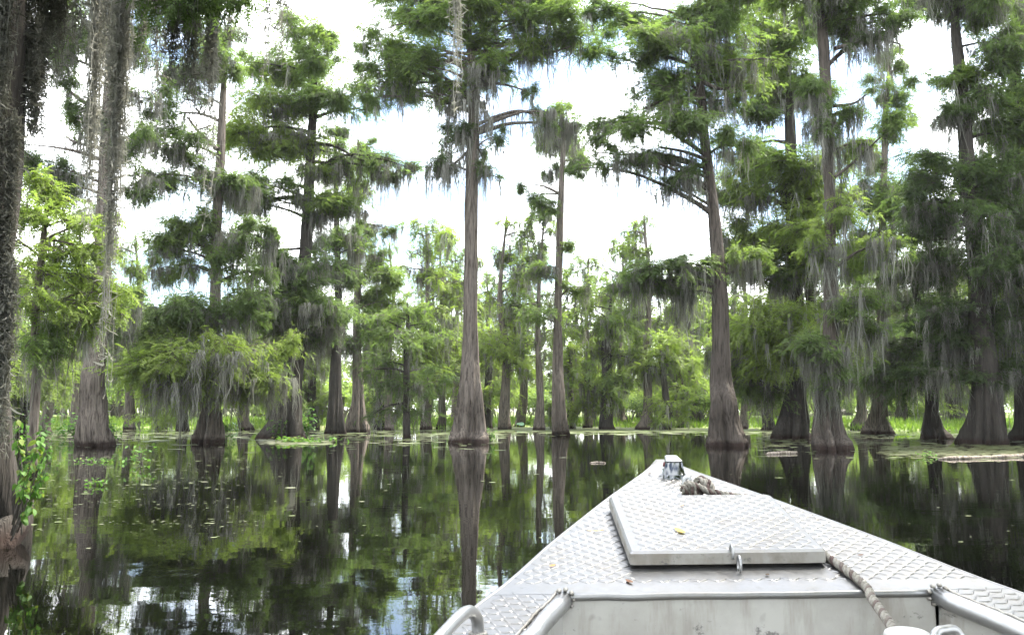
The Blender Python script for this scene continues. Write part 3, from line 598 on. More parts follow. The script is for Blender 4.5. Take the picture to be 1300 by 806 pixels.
def far_place(px, D, kind, top=None, first=[set()]):
    p = at(px, 540, D); z = -0.05 if D < shore(p[0]) else float(ground_z(np.array([p[0]]), np.array([p[1]]))[0]) - .05
    H = (235, 200, 150, 110, 255)[kind] * mpp(60)
    s = 1.0 if top is None else (at(px, top, D)[2] - z) / H
    if kind not in first[0]:
        o = kinds[kind]; first[0].add(kind); o.location = (p[0], D, z); o.scale = (s, s, s)
    else: copy_tree(kinds[kind], (p[0], D, z), random.uniform(0, 6.28), (s * random.uniform(.9, 1.1), s, s))
for a in ((640,60,0,278),(685,58,4,262),(815,60,0,272),(540,62,1,285),(560,66,4,300),(770,61,2,365),(745,66,1,330),(845,60,3,430),(660,70,0,310),(480,64,3,400),(790,72,4,310),(865,66,1,350),
          (60,48,1,300),(95,56,4,270),(165,60,0,300),(205,62,2,390),(232,56,3,410),(30,44,2,380),(315,58,1,330),(345,66,2,380),(400,62,2,400),(495,58,0,310),(580,72,1,320),(620,64,3,420),
          (940,62,0,300),(975,58,2,380),(1090,60,1,320),(1145,66,3,400),(1040,66,4,290),(1215,70,2,360),(1270,66,1,330),(1320,58,0,250),(-30,40,1,250),(-60,52,0,200),(885,72,2,390),(725,62,3,440)):
    far_place(*a)
# a second, deeper row on the bank
rr = np.random.default_rng(91)
for k in range(40):
    px = -60 + 1420 * (k + rr.uniform(0, 1)) / 40
    far_place(px, rr.uniform(78, 125), int(rr.choice([0, 1, 1, 3, 3, 4])), rr.uniform(335, 440))
# the forest goes on round the boat; some unseen trees added for their shade
for k, (x_, y_, kd, s_) in enumerate(((24,16,2,1.5),(30,24,0,1.2),(27,31,1,1.5),(33,36,4,1.1),(38,28,2,1.6),(22,4,1,1.4),(26,-8,0,1.2),(14,-18,2,1.5),(4,-22,1,1.3),(-8,-20,4,1.0),(-17,-14,0,1.2),(-20,-2,2,1.4),
        (-16,9,1,1.3),(-24,18,0,1.2),(-30,28,2,1.5),(-19,24,4,1.0),(20,-20,4,1.1),(9,-30,0,1.3),(-14,-30,2,1.7),(32,8,4,1.2),(-30,6,1,1.5),(5.5,-3.6,0,1.6),(8.3,6.0,4,1.5),(10.5,7.6,4,1.45),(11,3.0,0,1.7),(24.5,37,1,1.9),(29,42,2,2.0),(26,31,2,1.9),(32,37,1,2.0),(-4.5,-2.8,0,1.5))):
    copy_tree(kinds[kd], (x_, y_, -.05), k * 1.7, (s_, s_, s_))
#TREES_END

# ------------------------------------------------------------------ bushes, grass and small plants of the bank
def leafy(geo, P, L, tint, droop=.2, wide=.3):
    """pointed oval leaves, two triangles a side folded along the midrib"""
    n = len(P); az = rng.uniform(0, 6.28, n); el = rng.normal(-droop, .45, n)
    x = np.stack([np.cos(az) * np.cos(el), np.sin(az) * np.cos(el), np.sin(el)], -1)
    y = unit(np.cross(np.array([0, 0, 1.]) + rng.normal(0, .3, (n, 3)), x)); z = np.cross(x, y)
    T0 = np.array([[0, 1, 2], [0, 2, 3]]); loc = np.array([[0, 0, 0], [.45, wide, .06], [1, 0, -.08], [.45, -wide, .06]])
    Rm = np.stack([x, y, z], 1); V = P[:, None] + L[:, None, None] * np.einsum('vi,mij->mvj', loc, Rm)
    geo.add(V, (T0[None] + (np.arange(n) * 4)[:, None, None]).reshape(-1, 3), np.repeat(tint, 4))
def bush(label, group, seed, W, H, n, tint, leaf=.16, name='bush', mat_='leaf'):
    global rng
    rng = np.random.default_rng(seed); root = thing(name, label, 'bush', (0, 0, 0), group); st, lf = Geo(), Geo()
    for k in range(9):
        az = rng.uniform(0, 6.28); e = np.array([math.cos(az) * W * .4, math.sin(az) * W * .4, H * rng.uniform(.5, .9)])
        limb(st, np.array([0, 0, -.1]) + e * np.array([.12, .12, 0]), e, .035, .01, seed * 50 + k)
        m = n // 9; u = unit(rng.normal(0, 1, (m, 3))) * rng.uniform(.2, 1, (m, 1)) ** .5
        P = e + u * np.array([W * .33, W * .33, H * .3]); P[:, 2] = np.abs(P[:, 2]) + .03
        leafy(lf, P, leaf * rng.uniform(.6, 1.4, m), np.clip(tint + rng.normal(0, .06) + rng.normal(0, .1, m), 0, 1), .1, .28)
    st.build('stem', M['twig'], root); lf.build('foliage', M[mat_], root)['kind'] = 'stuff'
    return root
GBU = 'bushes along the far bank'
bushes = [bush('yellow-green leafy bush growing on the far bank', GBU, 201, 3.0, 2.6, 1500, 1.0, .2), bush('dark green rounded bush growing on the far bank', GBU, 202, 2.6, 2.0, 1400, .45, .2),
          bush('low mid-green spreading bush on the far bank', GBU, 203, 3.6, 1.6, 1500, .75, .2)]
rb = np.random.default_rng(77); used = set()
for k in range(120):
    px = -80 + 1480 * (k % 60 + rb.uniform(0, 1)) / 60; D = rb.uniform(69, 90) if k < 60 else rb.uniform(92, 125); x = at(px, 540, D)[0]; D = max(D, float(shore(np.array(x))) + 3 + (6 if px > 1080 else 0)); x = at(px, 540, D)[0]
    kd = int(rb.choice(3, p=[.45, .25, .3])); z = float(ground_z(np.array([x]), np.array([D]))[0]) - .03; s_ = rb.uniform(.7, 1.6) * (1 if k < 60 else 1.7)
    if kd not in used: used.add(kd); o = bushes[kd]; o.location = (x, D, z); o.scale = (s_, s_, s_)
    else: copy_tree(bushes[kd], (x, D, z), rb.uniform(0, 6.28), (s_ * rb.uniform(.8, 1.2), s_, s_ * rb.uniform(.8, 1.3)))
# grass on the bank
gr = Geo(); rng = np.random.default_rng(5); n = 26000
gx = rng.uniform(-62, 62, n); gy = shore(gx) + rng.gamma(1.6, 4.0, n) - .6; P = np.stack([gx, gy, np.maximum(ground_z(gx, gy), 0) - .02], -1)
az = rng.uniform(0, 6.28, n); hh = rng.uniform(.12, .5, n); sd = np.stack([np.cos(az), np.sin(az), 0 * az], -1) * rng.uniform(.03, .09, n)[:, None]
tip = P + np.stack([rng.normal(0, .1, n), rng.normal(0, .1, n), hh], -1)
gr.add(np.stack([P - sd, P + sd, tip], 1), np.arange(3 * n).reshape(-1, 3), np.repeat(rng.uniform(0, 1, n), 3))
tag(gr.build('bank_grass', M['grass']), 'bright green grass covering the far bank', 'grass', kind='stuff')

# floating duckweed and flecks
dw = Geo(); rng = np.random.default_rng(6)
def flecks(n, fx, fy, size, tint, flat=True):
    px = fx(n); py = fy(n); P = np.array([at(a, b, water_dist(b)) for a, b in zip(px, py)])
    P[:, :2] += rng.normal(0, .05, (n, 2)); P[:, 2] = rng.uniform(.004, .009, n)
    k = 5; th = np.arange(k) * 2 * math.pi / k; S = size(P[:, 1]) * rng.gamma(2.0, .5, n)
    ph = rng.uniform(0, 6.28, n); asp = rng.uniform(.5, 1, n)
    V = P[:, None] + np.stack([np.cos(th[None] + ph[:, None]) * S[:, None], np.sin(th[None] + ph[:, None]) * (S * asp)[:, None], np.zeros((n, k))], -1)
    T = (np.array([[0, 1, 2], [0, 2, 3], [0, 3, 4]])[None] + (np.arange(n) * k)[:, None, None]).reshape(-1, 3)
    dw.add(V, T, np.repeat(np.clip(rng.normal(tint, .2, n), 0, 1), k))
U = lambda a, b: (lambda n: rng.uniform(a, b, n)); NM = lambda m, s_: (lambda n: rng.normal(m, s_, n))
flecks(700, U(40, 300), lambda n: 570 + np.abs(rng.normal(0, 45, n)), lambda y: .0010 * y, .7)
flecks(600, U(60, 330), lambda n: rng.choice([583, 596, 612, 640, 663], n) + rng.normal(0, 3.0, n), lambda y: .0011 * y, .75)
flecks(2500, U(60, 640), lambda n: 545.5 + np.abs(rng.normal(0, 9, n)), lambda y: .0035 * y, .55)
flecks(3500, U(600, 960), lambda n: 541.5 + np.abs(rng.normal(0, 4, n)), lambda y: .0045 * y, .45)
flecks(2500, U(960, 1330), lambda n: 546 + np.abs(rng.normal(0, 12, n)), lambda y: .0030 * y, .3)
flecks(2200, U(1120, 1330), lambda n: rng.normal(573, 4.5, n), lambda y: .0030 * y, .12)
flecks(220, U(0, 1300), lambda n: rng.uniform(560, 700, n), lambda y: .0016 * y, .6)
flecks(500, U(330, 420), lambda n: rng.normal(560, 2.5, n), lambda y: .003 * y, .8)
tag(dw.build('floating_duckweed', M['duckweed']), 'scattered duckweed and leaf flecks floating on the dark water', 'duckweed', kind='stuff')

# leafy sprouts at the feet of the trees and floating plants
def sprout(name, label, px, py, W, H, n, seed, leaf, tint, D=None, z=None):
    global rng
    rng = np.random.default_rng(seed); D = D or water_dist(py); base = at(px, py, D); base[2] = 0 if z is None else z
    root = thing(name, label, 'plant', tuple(base)); st, lf = Geo(), Geo()
    for k in range(6):
        a = rng.uniform(0, 6.28); e = np.array([math.cos(a) * W * .35, math.sin(a) * W * .2, H * rng.uniform(.4, .95)])
        limb(st, np.array([0, 0, -.05]), e, .012, .004, seed * 9 + k, .2, 4); m = n // 6
        t_ = rng.uniform(.2, 1.05, m)[:, None]; P = e * t_ + rng.normal(0, 1, (m, 3)) * np.array([W * .12, W * .1, H * .1]); P[:, 2] = np.abs(P[:, 2]) + .01
        leafy(lf, P, leaf * rng.uniform(.6, 1.3, m), np.clip(rng.normal(tint, .14, m), 0, .85), .2, .26)
    st.build('stem', M['twig'], root); lf.build('foliage', M['broadleaf'], root)['kind'] = 'stuff'
sprout('sprout', 'leafy green sprout against the right side of the grey fluted trunk', 145, 561, .9, 1.1, 110, 301, .2, .5)
sprout('sprout', 'bright green sprout at the broad brown flared base under drooping boughs', 287, 561, .9, .9, 110, 302, .2, .6)
sprout('sprout', 'small green sprout growing on the front of the wide fluted foot', 353, 557.5, .9, 1.3, 100, 303, .2, .6)
sprout('sprout', 'dark bushy sprout on the right flank of the wide fluted foot', 390, 556, 1.0, 1.6, 150, 304, .22, .15)
sprout('sprout', 'tiny sprout at the right edge of the tallest cypress base', 621, 562, .5, .7, 50, 305, .15, .5)
sprout('water_plant', 'mat of bright floating leaves in front of the wide fluted foot', 390, 561, 2.6, .22, 220, 306, .2, .65)
sprout('water_plant', 'sprawling leafy stem rising from open water right of the grey fluted trunk', 180, 588, 1.1, .5, 50, 307, .13, .5)
sprout('water_plant', 'low floating rosette between the grey fluted trunk and open water', 120, 586, 1.4, .1, 60, 308, .09, .6)
sprout('water_plant', 'small floating rosette on the trunk reflection by the leafy shrub', 122, 616, .5, .12, 50, 309, .08, .6)
sprout('water_plant', 'tuft of pale floating leaves in front of the driftwood log end', 1180, 580, .6, .18, 50, 310, .1, .7)
sprout('sprout', 'leafy clump at the waterline behind the near leafy shrub', 95, 556, 2.4, 1.4, 260, 311, .24, .35)
sprout('sprout', 'dark evergreen sprout behind the near leafy shrub', 45, 575, 1.8, 1.3, 220, 312, .13, .1)
# lotus leaves on stalks by the far stand
lo = Geo(); k = 18; th = np.arange(k) * 2 * math.pi / k; rd = .3 * (1 + .06 * np.sin(3 * th))
lo.add(np.vstack([[0, 0, -.05], np.stack([np.cos(th) * rd, np.sin(th) * rd, .02 * np.sin(4 * th)], -1)]), [[0, 1 + q, 1 + (q + 1) % k] for q in range(k)], .5)
M['lotus'] = simple('lotus_leaf', (0.13, 0.26, 0.16), .5)
lme = tri_mesh('lotus_blade', lo.V[0], lo.T[0], lo.A[0]); lme.materials.append(M['lotus'])
sg = Geo(); tube(sg, [[0, 0, -.6], [.02, 0, -.3], [0, 0, -.045]], .012, 5); sme = tri_mesh('lotus_stalk', sg.V[0], sg.T[0], sg.A[0]); sme.materials.append(M['lotus'])
for (px, py, s_) in ((629,537,1.1),(661,538.5,1.0),(669,537.5,1.2),(678,538.5,.9),(700,539,.9),(641,539,.8),(300,541,1.2),(312,540,1.0),(210,539,1.0)):
    D = water_dist(py + 4); p = at(px, py, D)
    t_ = thing('lotus_plant', 'blue-green round lotus leaf standing above water near the far stand', 'lotus', (p[0], p[1], .28 * s_), 'lotus leaves near the far stand')
    b_ = link('leaf_blade', lme, t_); b_.rotation_euler = (random.uniform(.1, .6), random.uniform(-.3, .3), random.uniform(0, 6)); b_.scale = (s_, s_, s_); link('stalk', sme, t_)

# driftwood
def drift(label, pts, r, seed, name='driftwood_log'):
    global rng
    rng = np.random.default_rng(seed); c = np.array([at(px, py, water_dist(py)) for px, py in pts]); c[:, 2] = r * .35
    P = resample(c, 24); P[:, 2] += rng.normal(0, r * .12, 24); g_ = Geo(); base = P[0].copy()
    tube(g_, P, r * np.interp(np.linspace(0, 1, 24), [0, .12, .7, 1], [.25, .9, 1, .7]) * rng.uniform(.85, 1.15, 24), 9)
    V = g_.V[0]; V += rng.normal(0, r * .06, V.shape)
    o = g_.build(name, M['driftwood'], None, tuple(base), smooth=True); return tag(o, label, 'log')
M['driftwood'] = bark('driftwood', (0.12, 0.095, 0.07), (0.42, 0.36, 0.30), False)
drift('long pale driftwood log floating before the massive black-footed cypress', [(1192, 583), (1240, 582), (1300, 580), (1345, 579)], .065, 41)
drift('short dark splintered branch floating in front of the forked cypress', [(972, 577), (990, 576), (1012, 575.5)], .06, 42, 'floating_branch')
drift('small brown bark chip floating off the bow tip', [(748, 588), (760, 587.5), (768, 588)], .03, 43, 'bark_chip')
# cypress knee beside the small black cone foot
kn = Geo(); p = at(1196, 558, water_dist(558)); p[2] = 0
tube(kn, np.array([p + [0, 0, -.4], p + [.02, 0, .1], p + [.0, 0, .35], p + [-.04, 0, .55]]), [.22, .16, .1, .05], 8)
tag(kn.build('cypress_knee', M['bark_dark_shade'], None, tuple(p), smooth=True), 'dark pointed root knee beside the small black cone-footed cypress', 'root')

# the leafy shrub at the foot of the near trunk: every leaf its own
rng = np.random.default_rng(55); SD = 7.9; base = at(14, 668, SD); base[2] = 0.0
shrub = thing('shrub', 'bright green broad-leaved shrub growing from the foot of the near mossy trunk', 'shrub', tuple(base))
leafmeshes = []
for tn in (.3, .55, .7, .85):
    g_ = Geo(); xs = np.linspace(0, 1, 7); wv = .26 * np.sin(math.pi * xs ** .8) ** .9
    V = []; 
    for x_, w_ in zip(xs, wv): V += [[x_, w_, .05 * w_ / .26 - .28 * x_ ** 2], [x_, 0, -.28 * x_ ** 2], [x_, -w_, .05 * w_ / .26 - .28 * x_ ** 2]]
    Q = []
    for q in range(6):
        a = q * 3; Q += [[a, a + 1, a + 4, a + 3], [a + 1, a + 2, a + 5, a + 4]]
    g_.quads(np.array(V), Q, tn); me = tri_mesh('shrub_leaf', g_.V[0], g_.T[0], g_.A[0], True); me.materials.append(M['broadleaf']); leafmeshes.append(me)
stems = Geo(); spts = []
for (ex, ey, dy) in ((34,538,.1),(24,535,0),(52,548,.1),(62,568,-.1),(48,560,-.1),(58,575,.15),(62,600,0),(40,590,-.2),(52,625,.05),(22,560,-.05),(30,620,-.15),(44,645,-.1)):
    e = at(ex, ey, SD + dy); st_ = base + np.array([rng.uniform(.0, .1), 0, rng.uniform(.1, .25)])
    mid = (st_ + e) / 2 + np.array([.02, 0, .12]); q = resample(np.array([st_, mid, e]), 12); tube(stems, q, np.linspace(.008, .003, 12), 5); spts.append(q)
stems.build('stem', M['twig'], shrub, base)
for k in range(295):
    q = spts[k % len(spts)]; i = int(rng.integers(4, 12)); p_ = q[i] - base
    az = rng.uniform(0, 6.28); o = link('leaf', leafmeshes[int(rng.integers(0, 4))], shrub, tuple(p_ + rng.normal(0, .012, 3)))
    o.rotation_euler = (rng.normal(0, .35), rng.uniform(.1, 1.15), az); s_ = rng.uniform(.04, .09); o.scale = (s_, s_, s_)

# ------------------------------------------------------------------ the boat
X0 = 0.662
def hw(Y): return np.interp(Y, [-2.2, 0, 1.2, 1.7, 2.1, 2.39, 2.52, 2.6, 2.87, 3.31, 3.73, 3.885], [1.08, 1.14, 1.09, 1.02, .89, .77, .695, .655, .535, .312, .08, .018])
def inner(Y): return np.interp(Y, [-2.2, 0, 1.2, 1.7, 2.18, 2.48], [.9, .96, .9, .83, .655, .52])
def zd(x, Y): return np.interp(Y, [-2.2, 0, 1.2, 1.9, 3.9], [.50, .52, .565, .25 + .203 * 1.9, .25 + .203 * 3.9]) + .012 * (x - X0)
BO = np.array([X0, 0.0, 0.0])
boat = thing('boat', 'bare aluminium boat with diamond-plate foredeck and square bow hatch', 'boat', tuple(BO))
def part(g_, name, m, parent=None, smooth=False): return g_.build(name, m, parent or boat, BO, smooth)
def strip(g_, rows, closed=False):
    V = np.array(rows); n, k = V.shape[:2]; i = np.arange(n - 1)[:, None] * k; j = np.arange(k - 1)[None]
    g_.quads(V.reshape(-1, 3), np.stack([i + j, i + j + 1, i + k + j + 1, i + k + j], -1).reshape(-1, 4))
# hull
ys = np.concatenate([np.linspace(-2.2, 2.0, 18), np.linspace(2.1, 3.885, 24)])
def zk(Y): return -.22 + .95 * np.clip((Y - 2.3) / 1.585, 0, 1) ** 2.2
hull = Geo(); rows = []
for Y in ys:
    h = float(hw(Y)); kz = float(zk(Y)); f = .86 - .3 * np.clip((Y - 1.5) / 2.4, 0, 1)
    L = [(-h, zd(X0 - h, Y) - .001), (-h - .004, zd(X0 - h, Y) - .03), (-h * (f + .07), kz + .3 * (zd(X0, Y) - kz)), (-h * f, kz + .12 * (zd(X0, Y) - kz)), (0, kz)]
    rows.append([(X0 + a, Y, z) for a, z in L] + [(X0 - a, Y, z + (.012 * -2 * a if q_ < 2 else 0)) for q_, (a, z) in reversed(list(enumerate(L[:-1])))])
strip(hull, rows)
tr = rows[0]; hull.add(np.array(tr), [[0, q, q + 1] for q in range(1, 8)])
part(hull, 'hull', M['alu_panel'], smooth=False)
# tread pattern helper: raised lozenges on the sloping plate
def tread(g_, inside, zf, x0, x1, y0, y1, pitch=.0265, h=.0028, ang0=0.0):
    ca, sa = math.cos(ang0), math.sin(ang0); pts = []
    nx = int((x1 - x0) / pitch) + 12; ny = int((y1 - y0) / pitch) + 12
    for i in range(-6, nx):
        for j in range(-6, ny):
            u, v = i * pitch, j * pitch; x = (x0 + x1) / 2 + ca * (u - (x1 - x0) / 2) - sa * (v - (y1 - y0) / 2); y = (y0 + y1) / 2 + sa * (u - (x1 - x0) / 2) + ca * (v - (y1 - y0) / 2)
            if inside(x, y): pts.append((x, y, (math.pi / 4 if (i + j) % 2 else -math.pi / 4) * .7 + ang0))
    o6 = np.array([(-1, 0), (-.45, -1), (.45, -1), (1, 0), (.45, 1), (-.45, 1)]) * np.array([.0195, .0031])
    t2 = np.array([(-.6, 0), (-.3, -.45), (.3, -.45), (.6, 0), (.3, .45), (-.3, .45)]) * np.array([.0195, .0031])
    for x, y, a in pts:
        c_, s_ = math.cos(a), math.sin(a); R2 = np.array([[c_, s_], [-s_, c_]])
        b2 = o6 @ R2 + (x, y); tt = t2 @ R2 + (x, y)
        V = np.vstack([np.c_[b2, zf(b2[:, 0], b2[:, 1]) - .0005], np.c_[tt, zf(tt[:, 0], tt[:, 1]) + h]])
        g_.quads(V, [[q, (q + 1) % 6, 6 + (q + 1) % 6, 6 + q] for q in range(6)] + [[6, 7, 8, 9], [6, 9, 10, 11]])
YB = 2.475
HC, HW_, HY0, HY1 = .645, .293, 2.645, 3.2
deck = Geo(); rows = []
for Y in np.linspace(YB, 3.885, 22):
    h = float(hw(Y)); rows.append([(X0 + h * q, Y, float(zd(X0 + h * q, Y))) for q in np.linspace(-1, 1, 9)])
strip(deck, rows)
tread(deck, lambda x, y: y > YB + .055 and abs(x - X0) < hw(y) - .018 and y < 3.62 and not (abs(x - HC) < HW_ + .005 and HY0 - .07 < y < HY1), zd, X0 - .8, X0 + .8, YB, 3.8)
part(deck, 'foredeck', M['alu'])
lip = Geo(); xs = np.linspace(X0 - .54, X0 + .51, 16); P = np.stack([xs, np.full(16, YB - .003), zd(xs, YB) - .009 + rng.normal(0, .0008, 16)], -1); tube(lip, P, .011, 8); part(lip, 'deck_lip', M['alu'], smooth=True)
for sgn in (-1, 1):
    e = Geo(); yy = np.linspace(-2.2, 3.88, 60); tube(e, np.stack([X0 + sgn * (hw(yy) + .001), yy, zd(X0 + sgn * hw(yy), yy) - .006], -1), .0085, 7); part(e, 'gunwale_edge', M['alu'], smooth=True)
    d_ = Geo(); rows = []
    for Y in np.concatenate([np.linspace(-2.2, 1.9, 20), np.linspace(2.0, YB - .002, 10)]):
        a, b = float(inner(Y)), float(hw(Y)); rows.append([(X0 + sgn * q, Y, float(zd(X0 + sgn * q, Y))) for q in np.linspace(a, b, 4)])
    strip(d_, rows); tread(d_, lambda x, y: 1.2 < y < YB and inner(y) + .015 < sgn * (x - X0) < hw(y) - .018, zd, X0 - 1.1, X0 + 1.1, 1.2, YB + .02, ang0=sgn * .45)
    part(d_, 'side_deck', M['alu'])
    pp = Geo(); yy = np.concatenate([np.linspace(-2.1, 1.9, 20), np.linspace(2.0, YB + .0, 10)]); wob = rng.normal(0, .0012, (30, 3))
    tube(pp, np.stack([X0 + sgn * (inner(yy) - .006), yy, zd(X0 + sgn * inner(yy), yy) - .016], -1) + wob, .025, 12); pipe = part(pp, 'gunwale_pipe', M['alu_pipe'], smooth=True)
    wl = Geo(); q = np.stack([X0 + sgn * (inner(yy[20:]) + .017), yy[20:], zd(X0 + sgn * inner(yy[20:]), yy[20:]) + .003], -1) + rng.normal(0, .0018, (10, 3)); tube(wl, resample(q, 40) + rng.normal(0, .0012, (40, 3)), .004, 5)
    c0 = np.array([X0 + sgn * (inner(YB) - .004), YB - .004, float(zd(X0 + sgn * inner(YB), YB)) - .014])
    for q in range(9):
        a_ = q / 9 * 6.28; v_ = c0 + np.array([math.cos(a_) * .027, -.002, math.sin(a_) * .027]); tube(wl, [v_ + [0, -.012, 0], v_ + [0, 0, .001], v_ + [0, .012, 0]], [.003, .008, .003], 5)
    part(wl, 'weld_bead', M['alu_edge'], pipe, smooth=True)
    il = Geo(); strip(il, [[(X0 + sgn * float(inner(Y)), Y, float(zd(X0 + sgn * inner(Y), Y)) - .012), (X0 + sgn * float(inner(Y)) * .96, Y, .12)] for Y in yy]); part(il, 'inner_side', M['alu_panel'])
fl = Geo(); strip(fl, [[(X0 - float(inner(Y)), Y, .12), (X0 + float(inner(Y)), Y, .12)] for Y in np.concatenate([np.linspace(-2.1, 1.9, 12), [2.1, 2.3, YB]])]); part(fl, 'floor', M['alu_panel'])
bk = Geo(); xs = np.linspace(X0 - .53, X0 + .51, 14); strip(bk, [[(x, YB - .004, float(zd(x, YB)) - .004) for x in xs], [(x, YB + .0, .45) for x in xs], [(x, YB + .004, .12) for x in xs]]); part(bk, 'bulkhead', M['alu_panel'])
# hatch
def hz(x, y): return zd(x, y) + .05
def rounded(c, w_, y0, y1, r_, n=5, r2=None):
    pts = []; r2 = r2 or r_
    for (cx, cy, a0, r) in ((c + w_ - r_, y1 - r_, 0, r_), (c - w_ + r2, y1 - r2, 90, r2), (c - w_ + r2, y0 + r2, 180, r2), (c + w_ - r2, y0 + r2, 270, r2)):
        for k in range(n): a = math.radians(a0 + 90 * k / (n - 1)); pts.append((cx + r * math.cos(a), cy + r * math.sin(a)))
    return np.array(pts)
co_ = Geo(); o1 = rounded(HC, HW_ - .022, HY0 + .03, HY1 - .02, .02)
V = np.vstack([np.c_[o1, zd(o1[:, 0], o1[:, 1]) - .004], np.c_[o1, hz(o1[:, 0], o1[:, 1]) - .034]]); k = len(o1)
co_.quads(V, [[q, (q + 1) % k, k + (q + 1) % k, k + q] for q in range(k)])
lid = Geo(); o0 = rounded(HC, HW_, HY0, HY1, .03, r2=.008); oi = rounded(HC, HW_ - .007, HY0 + .007, HY1 - .007, .025, r2=.007)
Vs = [np.c_[o0, hz(o0[:, 0], o0[:, 1]) - .038], np.c_[o0, hz(o0[:, 0], o0[:, 1]) - .006], np.c_[oi, hz(oi[:, 0], oi[:, 1])]]
side = Geo(); side.quads(np.vstack(Vs[:2]), [[q, (q + 1) % k, k + (q + 1) % k, k + q] for q in range(k)])
side.add(np.vstack([Vs[0], [[HC, (HY0 + HY1) / 2, float(hz(HC, (HY0 + HY1) / 2)) - .038]]]), [[k, (q + 1) % k, q] for q in range(k)])
lid.quads(np.vstack(Vs[1:]), [[q, (q + 1) % k, k + (q + 1) % k, k + q] for q in range(k)])
lid.add(np.vstack([Vs[2], [[HC, (HY0 + HY1) / 2, float(hz(HC, (HY0 + HY1) / 2))]]]), [[k, q, (q + 1) % k] for q in range(k)])
tread(lid, lambda x, y: abs(x - HC) < HW_ - .02 and HY0 + .018 < y < HY1 - .02, hz, HC - .3, HC + .3, HY0, HY1)
hatch = part(lid, 'hatch_lid', M['alu'])
part(side, 'lid_rim', M['alu_edge'], hatch); part(co_, 'coaming', M['alu_edge'], hatch)
def ring_plate(g_, c, rz_, rx_, tk):
    """upright U-shaped flat loop in the boat's fore-and-aft plane"""
    a = np.linspace(-.2 * math.pi, 1.2 * math.pi, 18); P = np.stack([np.full(18, c[0]), c[1] + rx_ * np.cos(a), c[2] + rz_ * np.sin(a)], -1); tube(g_, P, tk, 6)
hp = Geo(); cx = HC + .009; ring_plate(hp, (cx, HY0 - .006, float(hz(cx, HY0)) - .006), .024, .016, .0045); part(hp, 'hasp_loop', M['alu_pipe'], hatch, True)
hp = Geo(); ring_plate(hp, (cx + .016, HY0 - .028, float(zd(cx, HY0 - .03)) + .018), .026, .016, .0045); part(hp, 'staple', M['alu_pipe'], None, True)
# grab handle on the port side deck
gh = Geo(); f0 = np.array([-.085, 2.235, 0.]); f1 = np.array([-.245, 1.80, 0.])
f0[2] = zd(f0[0], f0[1]); f1[2] = zd(f1[0], f1[1]); up = np.array([0, 0, 1.])
q = resample(np.array([f0 - up * .01, f0 + up * .045 + (f1 - f0) * .02, f0 + up * .085 + (f1 - f0) * .16, f0 + (f1 - f0) * .42 + up * .088, f0 + (f1 - f0) * .75 + up * .075, f0 + (f1 - f0) * .95 + up * .045, f1 - up * .01]), 40)
tube(gh, q, .0155, 12); hd = part(gh, 'grab_handle', M['alu_pipe'], None, True)
wb = Geo(); a = np.linspace(0, 6.28, 15); tube(wb, np.stack([f0[0] + .019 * np.cos(a), f0[1] + .019 * np.sin(a), np.full(15, f0[2] + .004)], -1), .006, 6); part(wb, 'weld_bead', M['alu_edge'], hd, True)
# mooring post with rope turns, inside the boat
pc = np.array([.905, 2.05, 0]); mpst = Geo(); zt = .752
th = np.linspace(0, 6.2832, 29)[:-1]
mpst.add(np.vstack([[[pc[0], pc[1], zt + .001]], [[pc[0] + .04 * math.cos(a), pc[1] + .04 * math.sin(a), zt] for a in th]]), [[0, 1 + q, 1 + (q + 1) % 28] for q in range(28)])
prof = [(.04, zt), (.048, zt - .004), (.051, zt - .012), (.051, zt - .045), (.045, zt - .05), (.045, .12)]
V = np.array([[(pc[0] + r_ * math.cos(a), pc[1] + r_ * math.sin(a), z_) for a in th] for r_, z_ in prof]).reshape(-1, 3)
mpst.quads(V, [[i * 28 + j, i * 28 + (j + 1) % 28, (i + 1) * 28 + (j + 1) % 28, (i + 1) * 28 + j] for i in range(5) for j in range(28)]); part(mpst, 'mooring_post', M['plastic'], None, True)
lp_ = Geo(); tube(lp_, resample(np.array([(.97, 2.06, .60), (.975, 2.07, .725), (1.01, 2.09, .742), (1.05, 2.1, .725), (1.07, 2.08, .60)]), 24), .012, 9); part(lp_, 'post_loop', M['alu_pipe'], None, True)
# bow navigation light
nb = Geo(); bc = np.array([.664, 3.62]); zb = float(zd(*bc))
def loft(g_, secs):
    V = np.array(secs); n, k = V.shape[:2]; g_.quads(V.reshape(-1, 3), [[i * k + j, i * k + (j + 1) % k, (i + 1) * k + (j + 1) % k, (i + 1) * k + j] for i in range(n - 1) for j in range(k)])
    g_.add(V[-1], [[0, j, j + 1] for j in range(1, k - 1)])
def sec(w_, y0, y1, za, zc, dx=0): # rounded front
    return [(bc[0] - w_ + dx, bc[1] + y0, za), (bc[0] - w_ * .5 + dx, bc[1] + y0 - .012, za), (bc[0] + w_ * .5 + dx, bc[1] + y0 - .012, za), (bc[0] + w_ + dx, bc[1] + y0, za), (bc[0] + w_ * .75 + dx, bc[1] + y1, zc), (bc[0] - w_ * .75 + dx, bc[1] + y1, zc)]
loft(nb, [sec(.048, -.04, .05, zb - .01, zb + .01), sec(.048, -.04, .05, zb + .006, zb + .026), sec(.042, -.034, .045, zb + .008, zb + .028), sec(.034, -.026, .04, zb + .06, zb + .076), sec(.03, -.02, .036, zb + .063, zb + .079)])
nl = part(nb, 'navigation_light', M['dark_reflect_chrome'])
tp = Geo(); loft(tp, [sec(.035, -.028, .042, zb + .0605, zb + .0765), sec(.035, -.028, .042, zb + .064, zb + .08), sec(.029, -.02, .036, zb + .067, zb + .083)]); part(tp, 'top_cap', M['alu_pipe'], nl)
rl = Geo(); tube(rl, [[bc[0] - .034, bc[1] + .012, zb + .038], [bc[0] - .031, bc[1] + .014, zb + .056]], [.006, .006], 10); part(rl, 'red_lens', M['red_lens'], nl, True)
